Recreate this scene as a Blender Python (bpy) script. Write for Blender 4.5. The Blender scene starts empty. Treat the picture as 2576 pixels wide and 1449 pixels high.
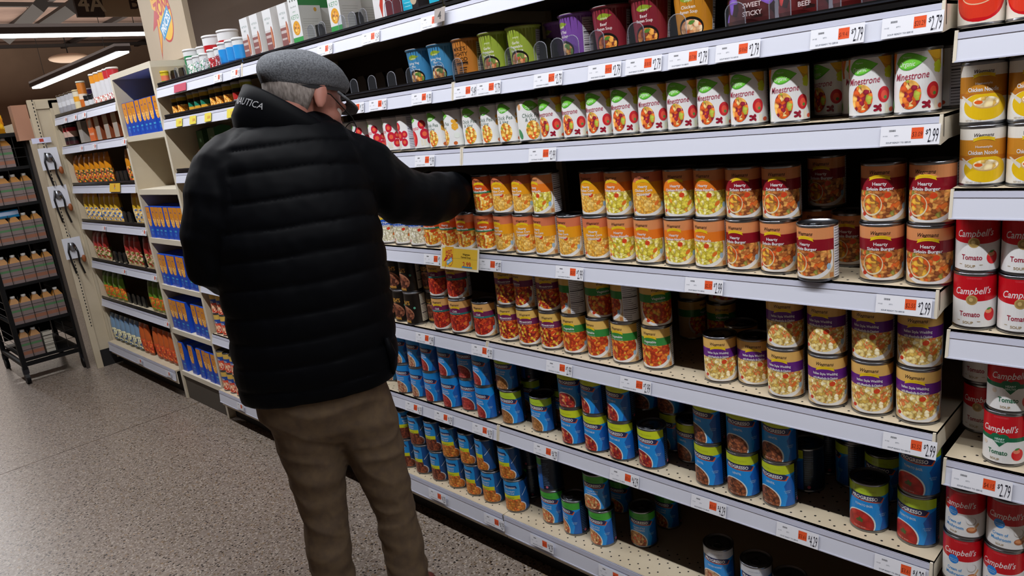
import bpy, bmesh, math, random
from mathutils import Vector, Matrix
random.seed(7)
PI=math.pi
sc=bpy.context.scene
COL=sc.collection
# ---------------------------------------------------------------- camera
W,H,F=2576.0,1449.0,1847.0
YAW,PIT,ROL=-0.8093,-0.2408,-0.12
CP=Vector((0.3772,-1.3965,1.4229))
_f=Vector((math.sin(YAW)*math.cos(PIT),math.cos(YAW)*math.cos(PIT),math.sin(PIT)))
_r=_f.cross(Vector((0,0,1))).normalized(); _u=_r.cross(_f)
c_,s_=math.cos(ROL),math.sin(ROL)
CR=c_*_r+s_*_u; CU=-s_*_r+c_*_u; CF=_f
cam=bpy.data.cameras.new('camera'); co=bpy.data.objects.new('camera',cam); COL.objects.link(co)
cam.sensor_width=36; cam.lens=F/W*36; cam.clip_start=.05; cam.clip_end=200
co.matrix_world=Matrix(((CR.x,CU.x,-CF.x,CP.x),(CR.y,CU.y,-CF.y,CP.y),(CR.z,CU.z,-CF.z,CP.z),(0,0,0,1)))
cam.dof.use_dof=False
sc.camera=co
# ---------------------------------------------------------------- world, lamps, exposure
sc.view_settings.view_transform='Standard'; sc.view_settings.look='None'
sc.view_settings.gamma=1; sc.view_settings.use_curve_mapping=False
sc.view_settings.exposure=0.0
wd=bpy.data.worlds.new('store_air'); sc.world=wd; wd.use_nodes=True
wd.node_tree.nodes['Background'].inputs[0].default_value=(.62,.60,.66,1)
wd.node_tree.nodes['Background'].inputs[1].default_value=0.05
def area(name,loc,rot,sx,sy,power,color):
    l=bpy.data.lights.new(name,'AREA'); l.shape='RECTANGLE'; l.size=sx; l.size_y=sy; l.energy=power; l.color=color
    o=bpy.data.objects.new(name,l); COL.objects.link(o); o.location=loc; o.rotation_euler=rot
    return o
COOL=(0.96,0.97,1.0)
area('aisle_strip_light',(-1.6,-.75,2.75),(0,0,0),7.0,.03,124,COOL)
area('aisle_strip_light',(-10.2,-.75,2.75),(0,0,0),7.0,.03,80,COOL)
area('aisle_strip_light',(5.6,-.75,2.75),(0,0,0),5.0,.03,50,COOL)
area('far_aisle_strip_light',(-15.6,2.5,2.9),(0,0,0),.1,7,160,(1,.9,.8))
area('back_aisle_strip_light',(-6.5,4.0,2.9),(0,0,0),9,.1,120,(1,.9,.82))

area('ceiling_fill_light',(-1.6,-.75,2.9),(PI,0,0),7,.2,45,(1,.93,.86))  # added unseen fill, bounced off the ceiling to soften the shelf shadows
area('ceiling_fill_light',(-15,2.2,3.1),(PI,0,0),14,8,700,(1,.88,.78))  # unseen fill added to brighten the far ceiling
area('ceiling_fill_light',(-5,2.2,3.1),(PI,0,0),6,4,110,(1,.88,.78))  # further unseen fill added for the ceiling
# ---------------------------------------------------------------- pixel -> world on a true surface
def ray(u,v): return CR*((u-W/2)/F)+CU*((H/2-v)/F)+CF
def on_y(u,v,y): d=ray(u,v); return CP+d*((y-CP.y)/d.y)
def on_z(u,v,z): d=ray(u,v); return CP+d*((z-CP.z)/d.z)
def on_x(u,v,x): d=ray(u,v); return CP+d*((x-CP.x)/d.x)
def at_uyz(u,y,z):            # x of the point with height z, depth y that is seen in column u
    k=(u-W/2)/F
    # (p-CP).CR = k (p-CP).CF
    a=CR-CF*k; b=(y-CP.y)*a.y+(z-CP.z)*a.z
    return CP.x-b/a.x
# ---------------------------------------------------------------- materials
def lin(c): return c/12.92 if c<=.04045 else ((c+.055)/1.055)**2.4
def rgb(h):
    h=h.lstrip('#'); return tuple(lin(int(h[i:i+2],16)/255) for i in (0,2,4))+(1,)
MATS={}
def M(h,rough=.5,metal=0.0,spec=.5,name=None,emit=0):
    if not isinstance(h,str): return h
    key=(h,rough,metal,spec,emit)
    if key in MATS: return MATS[key]
    m=bpy.data.materials.new(name or 'paint_'+h.strip('#')); m.use_nodes=True
    b=m.node_tree.nodes['Principled BSDF']; b.inputs['Base Color'].default_value=rgb(h)
    b.inputs['Roughness'].default_value=rough; b.inputs['Metallic'].default_value=metal
    b.inputs['Specular IOR Level'].default_value=spec
    if emit: b.inputs['Emission Color'].default_value=rgb(h); b.inputs['Emission Strength'].default_value=emit
    MATS[key]=m; return m
def noisy(h1,h2,scale,rough=.6,spec=.4,name='mottled',detail=4,stretch=(1,1,1),bump=0,metal=0,lo=.35,hi=.65):
    key=(h1,h2,scale,rough,name,stretch,bump)
    if key in MATS: return MATS[key]
    m=bpy.data.materials.new(name); m.use_nodes=True; nt=m.node_tree; b=nt.nodes['Principled BSDF']
    tc=nt.nodes.new('ShaderNodeTexCoord'); mp=nt.nodes.new('ShaderNodeMapping'); mp.inputs['Scale'].default_value=stretch
    n=nt.nodes.new('ShaderNodeTexNoise'); n.inputs['Scale'].default_value=scale; n.inputs['Detail'].default_value=detail
    r=nt.nodes.new('ShaderNodeValToRGB'); r.color_ramp.elements[0].position=lo; r.color_ramp.elements[1].position=hi
    r.color_ramp.elements[0].color=rgb(h1); r.color_ramp.elements[1].color=rgb(h2)
    L=nt.links.new; L(tc.outputs['Object'],mp.inputs[0]); L(mp.outputs[0],n.inputs['Vector']); L(n.outputs['Fac'],r.inputs[0]); L(r.outputs[0],b.inputs['Base Color'])
    b.inputs['Roughness'].default_value=rough; b.inputs['Specular IOR Level'].default_value=spec; b.inputs['Metallic'].default_value=metal
    if bump:
        bp=nt.nodes.new('ShaderNodeBump'); bp.inputs['Strength'].default_value=bump; bp.inputs['Distance'].default_value=.002
        L(n.outputs['Fac'],bp.inputs['Height']); L(bp.outputs[0],b.inputs['Normal'])
    MATS[key]=m; return m
def food(cols,scale=150,name='printed_food'):
    key=('food',tuple(cols),scale)
    if key in MATS: return MATS[key]
    m=bpy.data.materials.new(name); m.use_nodes=True; nt=m.node_tree; b=nt.nodes['Principled BSDF']; L=nt.links.new
    tc=nt.nodes.new('ShaderNodeTexCoord')
    nz=nt.nodes.new('ShaderNodeTexNoise'); nz.inputs['Scale'].default_value=scale*.45; nz.inputs['Detail'].default_value=2
    mx=nt.nodes.new('ShaderNodeVectorMath'); mx.operation='MULTIPLY_ADD'
    L(tc.outputs['Object'],nz.inputs['Vector'])
    L(nz.outputs['Color'],mx.inputs[0]); mx.inputs[1].default_value=(.012,.012,.012); L(tc.outputs['Object'],mx.inputs[2])
    v=nt.nodes.new('ShaderNodeTexVoronoi'); v.inputs['Scale'].default_value=scale; L(mx.outputs[0],v.inputs['Vector'])
    sp=nt.nodes.new('ShaderNodeSeparateColor'); L(v.outputs['Color'],sp.inputs[0])
    r=nt.nodes.new('ShaderNodeValToRGB'); r.color_ramp.interpolation='CONSTANT'
    n=len(cols)
    while len(r.color_ramp.elements)<n: r.color_ramp.elements.new(.5)
    for i,c in enumerate(cols): r.color_ramp.elements[i].position=i/n; r.color_ramp.elements[i].color=rgb(c)
    L(sp.outputs[0],r.inputs[0])
    # cell edges a little darker: sauce between the pieces of the printed photograph
    rr=nt.nodes.new('ShaderNodeValToRGB'); rr.color_ramp.elements[0].position=.25; rr.color_ramp.elements[1].position=.75
    rr.color_ramp.elements[0].color=(1.75,1.75,1.75,1); rr.color_ramp.elements[1].color=(.9,.8,.7,1)
    L(v.outputs['Distance'],rr.inputs[0])
    ml=nt.nodes.new('ShaderNodeMix'); ml.data_type='RGBA'; ml.blend_type='MULTIPLY'; ml.inputs[0].default_value=.8
    L(r.outputs[0],ml.inputs[6]); L(rr.outputs[0],ml.inputs[7]); L(ml.outputs[2],b.inputs['Base Color'])
    b.inputs['Roughness'].default_value=.45
    MATS[key]=m; return m
STEEL=M('#8f9298',.28,1.0,.5,'tin_plate'); LIDM=M('#6d7076',.3,1.0,.5,'lid_steel')
CREAM=noisy('#b9ab92','#c2b59d',6,.55,.35,'cream_powder_coat'); CREAMW=M('#d6cdba',.5,0,.4,'cream_edge')
BROWN=M('#2b211c',.7,0,.3,'dark_back_panel'); RAIL=M('#d2d5e2',.38,0,.5,'price_rail_plastic'); RAILD=M('#bdbfd0',.35,0,.5,'rail_hinge_strip')
BLACK=M('#0c0c0e',.35,0,.5,'black_plastic'); DARK=M('#141312',.6,0,.3,'dark_void')
WHITE='#e6e6e8'
# clear plastic
def clear(name='clear_plastic',tint=(.85,.87,.9,1),amt=.02):
    m=bpy.data.materials.new(name); m.use_nodes=True; nt=m.node_tree; nt.nodes.clear(); L=nt.links.new
    o=nt.nodes.new('ShaderNodeOutputMaterial'); t=nt.nodes.new('ShaderNodeBsdfTransparent'); t.inputs[0].default_value=tint
    g=nt.nodes.new('ShaderNodeBsdfPrincipled'); g.inputs['Base Color'].default_value=(.7,.72,.78,1); g.inputs['Roughness'].default_value=.15
    x=nt.nodes.new('ShaderNodeMixShader'); x.inputs[0].default_value=amt
    L(t.outputs[0],x.inputs[1]); L(g.outputs[0],x.inputs[2]); L(x.outputs[0],o.inputs[0]); return m
CLEAR=clear(); CLEARRIM=clear('clear_plastic_edge',(.8,.8,.85,1),.22)
# ---------------------------------------------------------------- mesh builder
class MB:
    def __init__(s): s.v=[];s.f=[];s.m=[];s.mats=[];s.sm=[]
    def mi(s,m):
        if m not in s.mats: s.mats.append(m)
        return s.mats.index(m)
    def add(s,vs,fs,m,smooth=False):
        o=len(s.v); s.v+= [tuple(x) for x in vs]; k=s.mi(m)
        for f in fs: s.f.append([i+o for i in f]); s.m.append(k); s.sm.append(smooth)
        return s
    def box(s,x0,x1,y0,y1,z0,z1,m):
        v=[(x,y,z) for x in (x0,x1) for y in (y0,y1) for z in (z0,z1)]
        return s.add(v,[(0,1,3,2),(4,6,7,5),(0,4,5,1),(2,3,7,6),(0,2,6,4),(1,5,7,3)],m)
    def lathe(s,prof,m,n=32,c=(0,0),smooth=True,ms=None):
        vs=[];fs=[]
        for r,z in prof:
            for i in range(n):
                a=2*PI*i/n; vs.append((c[0]+r*math.cos(a),c[1]+r*math.sin(a),z))
        if ms is None:
            for j in range(len(prof)-1):
                for i in range(n): fs.append((j*n+i,j*n+(i+1)%n,(j+1)*n+(i+1)%n,(j+1)*n+i))
            return s.add(vs,fs,m,smooth)
    def loft(s,rings,m,smooth=True,cap=True):
        n=len(rings[0]); vs=[p for r in rings for p in r]; fs=[]
        for j in range(len(rings)-1):
            for i in range(n): fs.append((j*n+i,j*n+(i+1)%n,(j+1)*n+(i+1)%n,(j+1)*n+i))
        if cap: fs.append(tuple(range(n))[::-1]); fs.append(tuple(range((len(rings)-1)*n,len(rings)*n)))
        return s.add(vs,fs,m,smooth)
    def tube(s,pts,rad,m,n=12,smooth=True,sq=1.0):
        pts=[Vector(p) for p in pts]; rings=[]
        if not isinstance(rad,(list,tuple)): rad=[rad]*len(pts)
        prev=None
        for i,p in enumerate(pts):
            t=(pts[min(i+1,len(pts)-1)]-pts[max(i-1,0)]).normalized()
            if prev is None:
                a=t.cross(Vector((0,0,1)))
                if a.length<.1: a=t.cross(Vector((0,1,0)))
            else: a=prev-t*prev.dot(t)
            a.normalize(); prev=a; b=t.cross(a)
            rings.append([p+a*(rad[i]*math.cos(2*PI*k/n))+b*(rad[i]*sq*math.sin(2*PI*k/n)) for k in range(n)])
        return s.loft(rings,m,smooth)
    def bar(s,p,q,w,m):
        return s.tube([p,q],w*.7071,m,4,False)
    def sph(s,c,rx,ry,rz,m,n=20,k=12,mat3=None):
        rings=[]
        c=Vector(c)
        for j in range(1,k):
            t=PI*j/k
            rr=[]
            for i in range(n):
                a=2*PI*i/n; p=Vector((rx*math.sin(t)*math.cos(a),ry*math.sin(t)*math.sin(a),-rz*math.cos(t)))
                if mat3: p=mat3@p
                rr.append(c+p)
            rings.append(rr)
        return s.loft(rings,m,True)
    def mesh(s,name):
        me=bpy.data.meshes.new(name); me.from_pydata(s.v,[],s.f)
        for m in s.mats: me.materials.append(m)
        me.polygons.foreach_set('material_index',s.m); me.polygons.foreach_set('use_smooth',s.sm); me.update(); return me
    def build(s,name,parent=None,loc=None):
        return link(name,s.mesh(name),parent,loc)
def link(name,data,parent=None,loc=None,rotz=0):
    o=bpy.data.objects.new(name,data); COL.objects.link(o)
    if parent: o.parent=parent
    if loc is not None: o.location=loc
    if rotz: o.rotation_euler=(0,0,rotz)
    return o
USED={}
def tag(o,label=None,cat=None,group=None,kind=None):
    if label:
        o['label']=label
        USED[label]=USED.get(label,0)+1
    if cat: o['category']=cat
    if group: o['group']=group
    if kind: o['kind']=kind
    return o
def struct(name,mb): return tag(mb.build(name),kind='structure')
ORD=['first','second','third','fourth','fifth','sixth','seventh','eighth','ninth','tenth','eleventh','twelfth','thirteenth','fourteenth','fifteenth','sixteenth','seventeenth','eighteenth','nineteenth','twentieth']
# ---------------------------------------------------------------- printed artwork, wrapped round a can, cup or flat
_tc={}
def text_tris(s,bold,shear):
    k=(s,bold,shear)
    if k in _tc: return _tc[k]
    cu=bpy.data.curves.new('t','FONT'); cu.body=s; cu.size=1; cu.offset=bold; cu.shear=shear; cu.resolution_u=2; cu.align_x='CENTER'
    o=bpy.data.objects.new('t',cu); COL.objects.link(o)
    dg=bpy.context.evaluated_depsgraph_get(); me=o.evaluated_get(dg).to_mesh()
    vs=[(v.co.x,v.co.y) for v in me.vertices]; fs=[list(p.vertices) for p in me.polygons]
    o.evaluated_get(dg).to_mesh_clear(); bpy.data.objects.remove(o); bpy.data.curves.remove(cu)
    xs=[v[0] for v in vs] or [0]; ys=[v[1] for v in vs] or [0]
    _tc[k]=(vs,fs,min(xs),max(xs),min(ys),max(ys)); return _tc[k]
def clip_poly(P,x0,x1,y0,y1):
    def cut(P,ins,inter):
        out=[]
        for i in range(len(P)):
            a,b=P[i-1],P[i]
            if ins(b):
                if not ins(a): out.append(inter(a,b))
                out.append(b)
            elif ins(a): out.append(inter(a,b))
        return out
    def ix(c): return lambda a,b:(c,a[1]+(b[1]-a[1])*(c-a[0])/(b[0]-a[0]))
    def iy(c): return lambda a,b:(a[0]+(b[0]-a[0])*(c-a[1])/(b[1]-a[1]),c)
    for ins,it in ((lambda p:p[0]>=x0,ix(x0)),(lambda p:p[0]<=x1,ix(x1)),(lambda p:p[1]>=y0,iy(y0)),(lambda p:p[1]<=y1,iy(y1))):
        if P: P=cut(P,ins,it)
    return P
def gain(h,g):
    if g==1: return h
    h=h.lstrip('#'); c=[min(.86,lin(int(h[i:i+2],16)/255)*g) for i in (0,2,4)]
    return '#'+''.join('%02x'%round(255*(12.92*x if x<=.0031308 else 1.055*x**(1/2.4)-.055)) for x in c)
class Art:
    EPS=.00003; gain=1
    def __init__(s,h,smax,zmin=0):
        s.h=h; s.s=smax; s.z0=zmin; s.bm=bmesh.new(); s.mats=[]; s.k=0; s.lay=s.bm.faces.layers.int.new('lay')
    def mi(s,m):
        if isinstance(m,str): m=M(gain(m,s.gain),.32,0,.5)
        if m not in s.mats: s.mats.append(m)
        return s.mats.index(m)
    def _face(s,P,mi):
        if len(P)<3: return
        try: f=s.bm.faces.new([s.bm.verts.new((p[0],p[1],0)) for p in P])
        except ValueError: return
        f.material_index=mi; f[s.lay]=s.k
    def poly(s,P,m,clip=None):
        s.k+=1; c=clip or (-s.s,s.s,s.z0,s.h); s._face(clip_poly(P,*c),s.mi(m)); return s
    def rect(s,a,b,c,d,m): return s.poly([(a,c),(b,c),(b,d),(a,d)],m)
    def ell(s,cx,cy,rx,ry,m,rot=0,clip=None,n=32):
        cr,sr=math.cos(rot),math.sin(rot)
        return s.poly([(cx+rx*math.cos(t)*cr-ry*math.sin(t)*sr,cy+rx*math.cos(t)*sr+ry*math.sin(t)*cr) for t in [2*PI*i/n for i in range(n)]],m,clip)
    def text(s,t,cx,cy,hh,m,bold=.0,shear=0,maxw=None,rot=0,capital=.73,sx=1):
        vs,fs,x0,x1,y0,y1=text_tris(t,bold,shear); s.k+=1; k=hh/capital; kx=k*sx
        if maxw and (x1-x0)*kx>maxw: kx=maxw/(x1-x0)
        mx=(x0+x1)/2; cr,sr=math.cos(rot),math.sin(rot); mi=s.mi(m); bv=[]
        for x,y in vs:
            X=(x-mx)*kx; Y=y*k-hh/2; bv.append(s.bm.verts.new((cx+X*cr-Y*sr,cy+X*sr+Y*cr,0)))
        for f in fs:
            try: q=s.bm.faces.new([bv[i] for i in f]); q.material_index=mi; q[s.lay]=s.k
            except ValueError: pass
        return s
    def leaf(s,cx,cy,L,w,m,rot=0):
        P=[]
        for i in range(12): t=i/11; P.append((-L/2+L*t,w*math.sin(PI*t**.8)))
        for i in range(10,0,-1): t=i/11; P.append((-L/2+L*t,-w*math.sin(PI*t**.8)))
        cr,sr=math.cos(rot),math.sin(rot)
        return s.poly([(cx+x*cr-y*sr,cy+x*sr+y*cr) for x,y in P][::-1],m)
    def lines(s,x0,x1,zs,m,t=.0007,jit=0):
        s.k+=1; mi=s.mi(m)
        for z in zs:
            b=x1-(random.random()*jit*(x1-x0))
            s._face([(x0,z-t),(b,z-t),(b,z+t),(x0,z+t)],mi)
        return s
    def wrap(s,name,rad,step=None):
        """rad: number or function of z -> wrapped round a cylinder / cone, front at -Y"""
        rf=rad if callable(rad) else (lambda z:rad)
        r0=rf(s.h/2); step=step or r0*math.radians(7.5)
        n=int(s.s/step)+1
        for i in range(-n,n+1):
            g=list(s.bm.verts)+list(s.bm.edges)+list(s.bm.faces)
            bmesh.ops.bisect_plane(s.bm,geom=g,plane_co=(i*step,0,0),plane_no=(1,0,0),dist=1e-7)
        d={}
        for f in s.bm.faces:
            for v in f.verts: d[v]=f[s.lay]
        for v,l in d.items():
            x,z,_=v.co; R=rf(z)+s.EPS*(l+1); i=math.floor(x/step+1e-6); w=x/step-i   # every layer lies on the same facets
            a0,a1=i*step/r0,(i+1)*step/r0
            v.co=(R*(math.sin(a0)*(1-w)+math.sin(a1)*w),-R*(math.cos(a0)*(1-w)+math.cos(a1)*w),z)
        return s._out(name,True)
    def flat(s,name,y=0,axis='y'):
        d={}
        for f in s.bm.faces:
            for v in f.verts: d[v]=f[s.lay]
        for v,l in d.items():
            x,z,_=v.co; e=s.EPS*(l+1)
            v.co=(x,y-e,z) if axis=='y' else (y+e,x,z)
        return s._out(name,False)
    def _out(s,name,smooth):
        me=bpy.data.meshes.new(name); s.bm.normal_update(); s.bm.to_mesh(me); s.bm.free()
        for m in s.mats: me.materials.append(m)
        me.polygons.foreach_set('use_smooth',[False]*len(me.polygons)); me.update(); return me
# ================================================================ can bodies
CANM={}
def can_body(r,h):
    k=(r,h)
    if k not in CANM:
        mb=MB()
        mb.lathe([(0,.002),(r*.93,.002),(r*.95,0),(r*1.0,.0004),(r*1.01,.003),(r*.975,.0052),(r*.975,h-.0055),(r*1.01,h-.003),(r*1.005,h-.0004),(r*.965,h),(r*.945,h-.0005),(r*.93,h-.004),(r*.8,h-.0045),(r*.78,h-.0035),(r*.6,h-.004),(0,h-.004)],STEEL,36)
        CANM[k]=mb.mesh('can_shell')
        t=MB(); z=h-.0038
        t.lathe([(r*.2,z),(r*.2,z+.0015),(r*.34,z+.0015),(r*.34,z)],LIDM,16,c=(0,-r*.35))
        t.box(-r*.1,r*.1,-r*.1,r*.22,z,z+.0014,LIDM)
        CANM[k,'tab']=t.mesh('pull_tab')
    return CANM[k],CANM[k,'tab']
R1,H1=.0385,.112
def newart(r,h,base='#e9e6e2',r0=None):
    A=Art(h-.0056,PI*r,.0056); A.gain=1.32; A.rect(-PI*r,PI*r,.0056,h-.0056,base); return A
def facts(A,a,b,z0,z1,bg='#c9cacf',ink='#3c3c44'):
    A.rect(a,b,z0,z1,bg)
    n=int((z1-z0)/.0052)
    A.lines(a+.002,b-.002,[z0+.004+i*.0052 for i in range(n)],ink,.0006,.5)
    A.lines(a+.002,b-.002,[z0+(z1-z0)*.3,z0+(z1-z0)*.62],ink,.0013)
    return A
def ribbon(A,cx,z,w,hh,m,m2='#c98d12'):
    n=8; up=[];dn=[]
    for i in range(n+1):
        t=-1+2*i/n; y=z+hh*.55*(1-t*t); up.append((cx+t*w/2,y+hh/2)); dn.append((cx+t*w/2,y-hh/2))
    for i in range(n): A.poly([dn[i],dn[i+1],up[i+1],up[i]],m)
    A.k-=n-1
    for s in (-1,1):
        A.poly([(cx+s*w/2,z-hh*.5),(cx+s*w*.62,z-hh*.75),(cx+s*w*.56,z-hh*.1),(cx+s*w*.62,z+hh*.45),(cx+s*w/2,z+hh*.45)][::s],m)
    A.k-=1
    for i in range(1,n-1): A.poly([(dn[i][0],dn[i][1]+hh*.42),(dn[i+1][0],dn[i+1][1]+hh*.42),(dn[i+1][0],dn[i+1][1]+hh*.55),(dn[i][0],dn[i][1]+hh*.55)],m2)
    return A
# supermarket ready soups: tan top, ribbon, coloured band, bowl
def ready(name,top,band,lines,fd,stripe=None,base='#bfa680',r=R1,h=H1,bandz=(.062,.084),food2=None,spoon=None,txt='#f1e6e2',sz=.0085):
    A=newart(r,h,base); A.rect(-.088,.088,bandz[0],h,top)
    zc=.036
    A.ell(.004,zc+.009,.055,.0425,'#efece4',clip=(-.06,.056,.006,bandz[0]))
    A.ell(.003,zc+.014,.050,.040,fd,clip=(-.06,.054,.006,bandz[0]))
    if food2: A.rect(-.088,-.05,.02,bandz[0],food2)
    if spoon:
        A.ell(-.014,.036,.0185,.0205,'#d8c9a8'); A.ell(-.014,.037,.017,.0185,spoon)
    A.ell(.014,.053,.006,.005,'#c5401f',.4); A.ell(-.03,.018,.005,.004,'#b8321a',.4); A.ell(.031,.034,.007,.004,'#cf6a25',.8)
    A.rect(-.088,.088,bandz[0],bandz[1],band)
    if stripe: A.rect(-.088,.088,bandz[0]-.003,bandz[0]+.003,stripe)
    A.text('Wegmans',0,h-.0165,.0075,'#32211c',.01,.35,maxw=.034)
    ribbon(A,0,bandz[1]+.0005,.030,.006,'#e9b51d')
    zz=bandz[1]-.0095
    for t in lines: A.text(t,.0,zz,sz*.74,txt,.02,0,maxw=.049 if len(t)>13 else .044); zz-=.0092
    A.text('NATURALLY GLUTEN FREE',0,bandz[0]+.0022,.0022,txt,.0,0,maxw=.04)
    A.ell(.046,.030,.004,.006,'#8fb1c9'); A.rect(.048,.056,.008,.017,'#b0713f')
    facts(A,.058,.100,.006,h-.006)
    return A.wrap('label_'+name,r*.982),r,h
def organic(kind):
    r,h=.0372,.110; A=newart(r,h,'#e9e8ee')
    if kind=='minestrone':
        A.poly([(-.052,.106),(-.040,.106),(-.034,.072),(-.040,.070)],'#d85a20'); A.poly([(-.038,.106),(-.029,.106),(-.036,.082),(-.040,.083)],'#e8742b')
        A.poly([(.022,.106),(.052,.106),(.052,.078),(.040,.078)],'#b98a2c'); A.ell(.036,.102,.016,.009,'#e0a32b',-.7)
        for i in range(5): A.ell(.043+.004*math.cos(i*1.3),.077+.006*math.sin(i*1.3),.005,.005,'#b9c62b')
        A.leaf(-.003,.090,.052,.0145,'#4f9f35',.08); A.leaf(-.003,.0905,.052,.012,'#6cbf3e',.08)
        A.text('Organic',-.008,.086,.0085,'#f2f5ec',.0,.25,maxw=.026); A.text('Wegmans',-.008,.097,.003,'#f2f5ec',0,.3,maxw=.014)
        A.text('Minestrone',-.002,.066,.0125,'#93263f',.004,.3,maxw=.057,rot=.04)
        A.ell(-.004,.035,.0185,.0245,food(['#c8531e','#d9772e','#8e1f33','#e6b25a','#d45b20','#e9cf8b','#a8b040'],130))
        A.ell(.034,.039,.011,.014,'#b8202a'); A.ell(.034,.038,.006,.008,'#cf4a35'); A.ell(.036,.034,.003,.003,'#4f7d3a')
        for i in range(6): A.ell(.019+.004*(i%3),.013+.005*(i//3)+.002*(i%2),.0035,.0022,'#86142b',i)
        A.rect(.036,.042,.008,.022,'#d8cfc0'); A.ell(.050,.012,.006,.004,'#c65033')
        A.leaf(-.045,.018,.02,.005,'#5f9f48',1.4)
    elif kind=='chickpea':
        A.poly([(-.052,.106),(-.030,.106),(-.052,.08)],'#d8d3cc'); A.ell(-.036,.090,.006,.008,'#c79468')
        A.leaf(-.002,.092,.044,.013,'#4f9f35',-.1); A.leaf(-.002,.0925,.044,.0105,'#69b93c',-.1)
        A.text('Organic',-.004,.088,.008,'#f2f5ec',.0,.25,maxw=.024)
        A.text('Chick Pea',-.002,.068,.0105,'#3d5a49',.004,.15,maxw=.05); A.text('& Veg',-.004,.057,.009,'#3d5a49',.004,.15)
        A.ell(0,.030,.0185,.024,food(['#d8a032','#e6c060','#c9882b','#cf5b23','#e8d080','#7d8f35'],150))
        for i in range(9): A.ell(.036+.005*(i%3),.074-.009*(i//3)-.003*(i%2),.005,.005,'#d69a35')
        A.ell(-.04,.022,.008,.014,'#46855a',.5); A.ell(.038,.012,.006,.005,'#b0582b'); A.ell(.044,.034,.009,.008,'#cfd8ce')
    else:
        A.leaf(-.018,.092,.040,.014,'#4f9f35',-.25); A.leaf(-.018,.0925,.04,.011,'#69b93c',-.25)
        A.text('Organic',-.02,.088,.007,'#f2f5ec',.0,.25,maxw=.022)
        A.text('Tomato',-.012,.064,.012,'#c2283f',.004,.3,maxw=.05,rot=.05)
        A.ell(-.012,.034,.016,.024,'#b3242b'); A.ell(-.012,.035,.0125,.019,'#cf3434'); A.ell(-.012,.036,.004,.006,'#dd7a5b')
        for x,z,q in ((.024,.074,.012),(.03,.046,.014),(.05,.05,.01),(.047,.026,.011)):
            A.ell(x,z,q,q*1.1,'#b51f35'); A.ell(x,z,q*.5,q*.5,'#d2603f')
        for x in (.016,.025): A.rect(x,x+.006,.012,.03,'#dfcdbb')
    facts(A,.062,.1,.006,.104,'#b9b9c2')
    return A.wrap('label_organic_'+kind,r*.982),r,h
PRF={'lentil':['#6b3a26','#8a4d2f','#4c2a1d','#9a5c38'],'basil':['#a8251f','#b22c22','#9c1f1c'],'veg':['#8f1f28','#b93a26','#c98a55','#7a1624','#a83022'],'noodle':['#9a6a3a','#a97a48','#8a5a30'],'ital':['#b98a55','#c65b35','#d6b27c','#8f4a30'],'red':['#9a3030','#b04038','#8a2620'],'pale':['#b59070','#c4a080','#a5523a','#98705a'],'chili':['#7a2c22','#8f3a28','#5f2018']}
def blue(name,top,words,fd,fscale=170,topin='#8b9a2a',white=False):
    r,h=R1,H1; A=newart(r,h,'#0a1d33')
    A.rect(-.060,.052,.0056,h,'#1258a8'); A.poly([(-.060,.0056),(.026,.0056),(.032,.03),(.024,.055),(.036,.075),(.052,.083),(.052,h),(-.060,h)],'#1787da')
    A.poly([(-.060,.088),(-.030,.084),(.02,.083),(.052,.086),(.052,h),(-.060,h)],top)
    if white: A.text('VEGETABLE',.0,.097,.004,'#8c98a8',0,0,maxw=.03)
    else: A.text('VEGETABLE CLASSICS',-.005,.095,.0042,topin,0,0,maxw=.045,rot=-.04)
    A.poly([(-.036,.075),(.030,.068),(.036,.078),(.026,.084),(-.036,.0885)],'#c5532b'); A.poly([(-.0365,.0765),(.027,.0705),(.034,.080),(.025,.0845),(-.0365,.089)],'#1d2550')
    A.text('PROGRESSO',-.005,.0793,.0080,'#e8e8ee',.03,0,maxw=.053,rot=-.07)
    zz=.062
    for w in words: A.text(w,-.006,zz,.0052,'#cfe2f2',.01,0,maxw=.036,rot=-.06); zz-=.0075
    A.ell(-.016,.018,.0335,.0325,'#c9d3df',-.25,clip=(-.056,.03,.0056,.06)); A.ell(-.0165,.0165,.031,.0315,food(PRF[fd],fscale),-.25,clip=(-.056,.03,.0056,.06))
    if fd=='basil': A.leaf(-.014,.026,.018,.004,'#4f4a20',.3); A.leaf(-.012,.027,.014,.004,'#3f5a24',2.0)
    A.text('ready to serve',-.015,.0105,.0032,'#e0b6ac',0,0,maxw=.03,rot=-.05)
    A.text('NO ARTIFICIAL',.032,.043,.0027,'#a9cbe8',0,.2,maxw=.016); A.text('FLAVORS',.032,.039,.0027,'#a9cbe8',0,.2,maxw=.012)
    A.lines(.054,.075,[.02+.0055*i for i in range(14)],'#5d7390',.0007,.5); A.ell(.064,.014,.004,.004,'#b55a70')
    return A.wrap('label_'+name,r*.982),r,h
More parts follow.
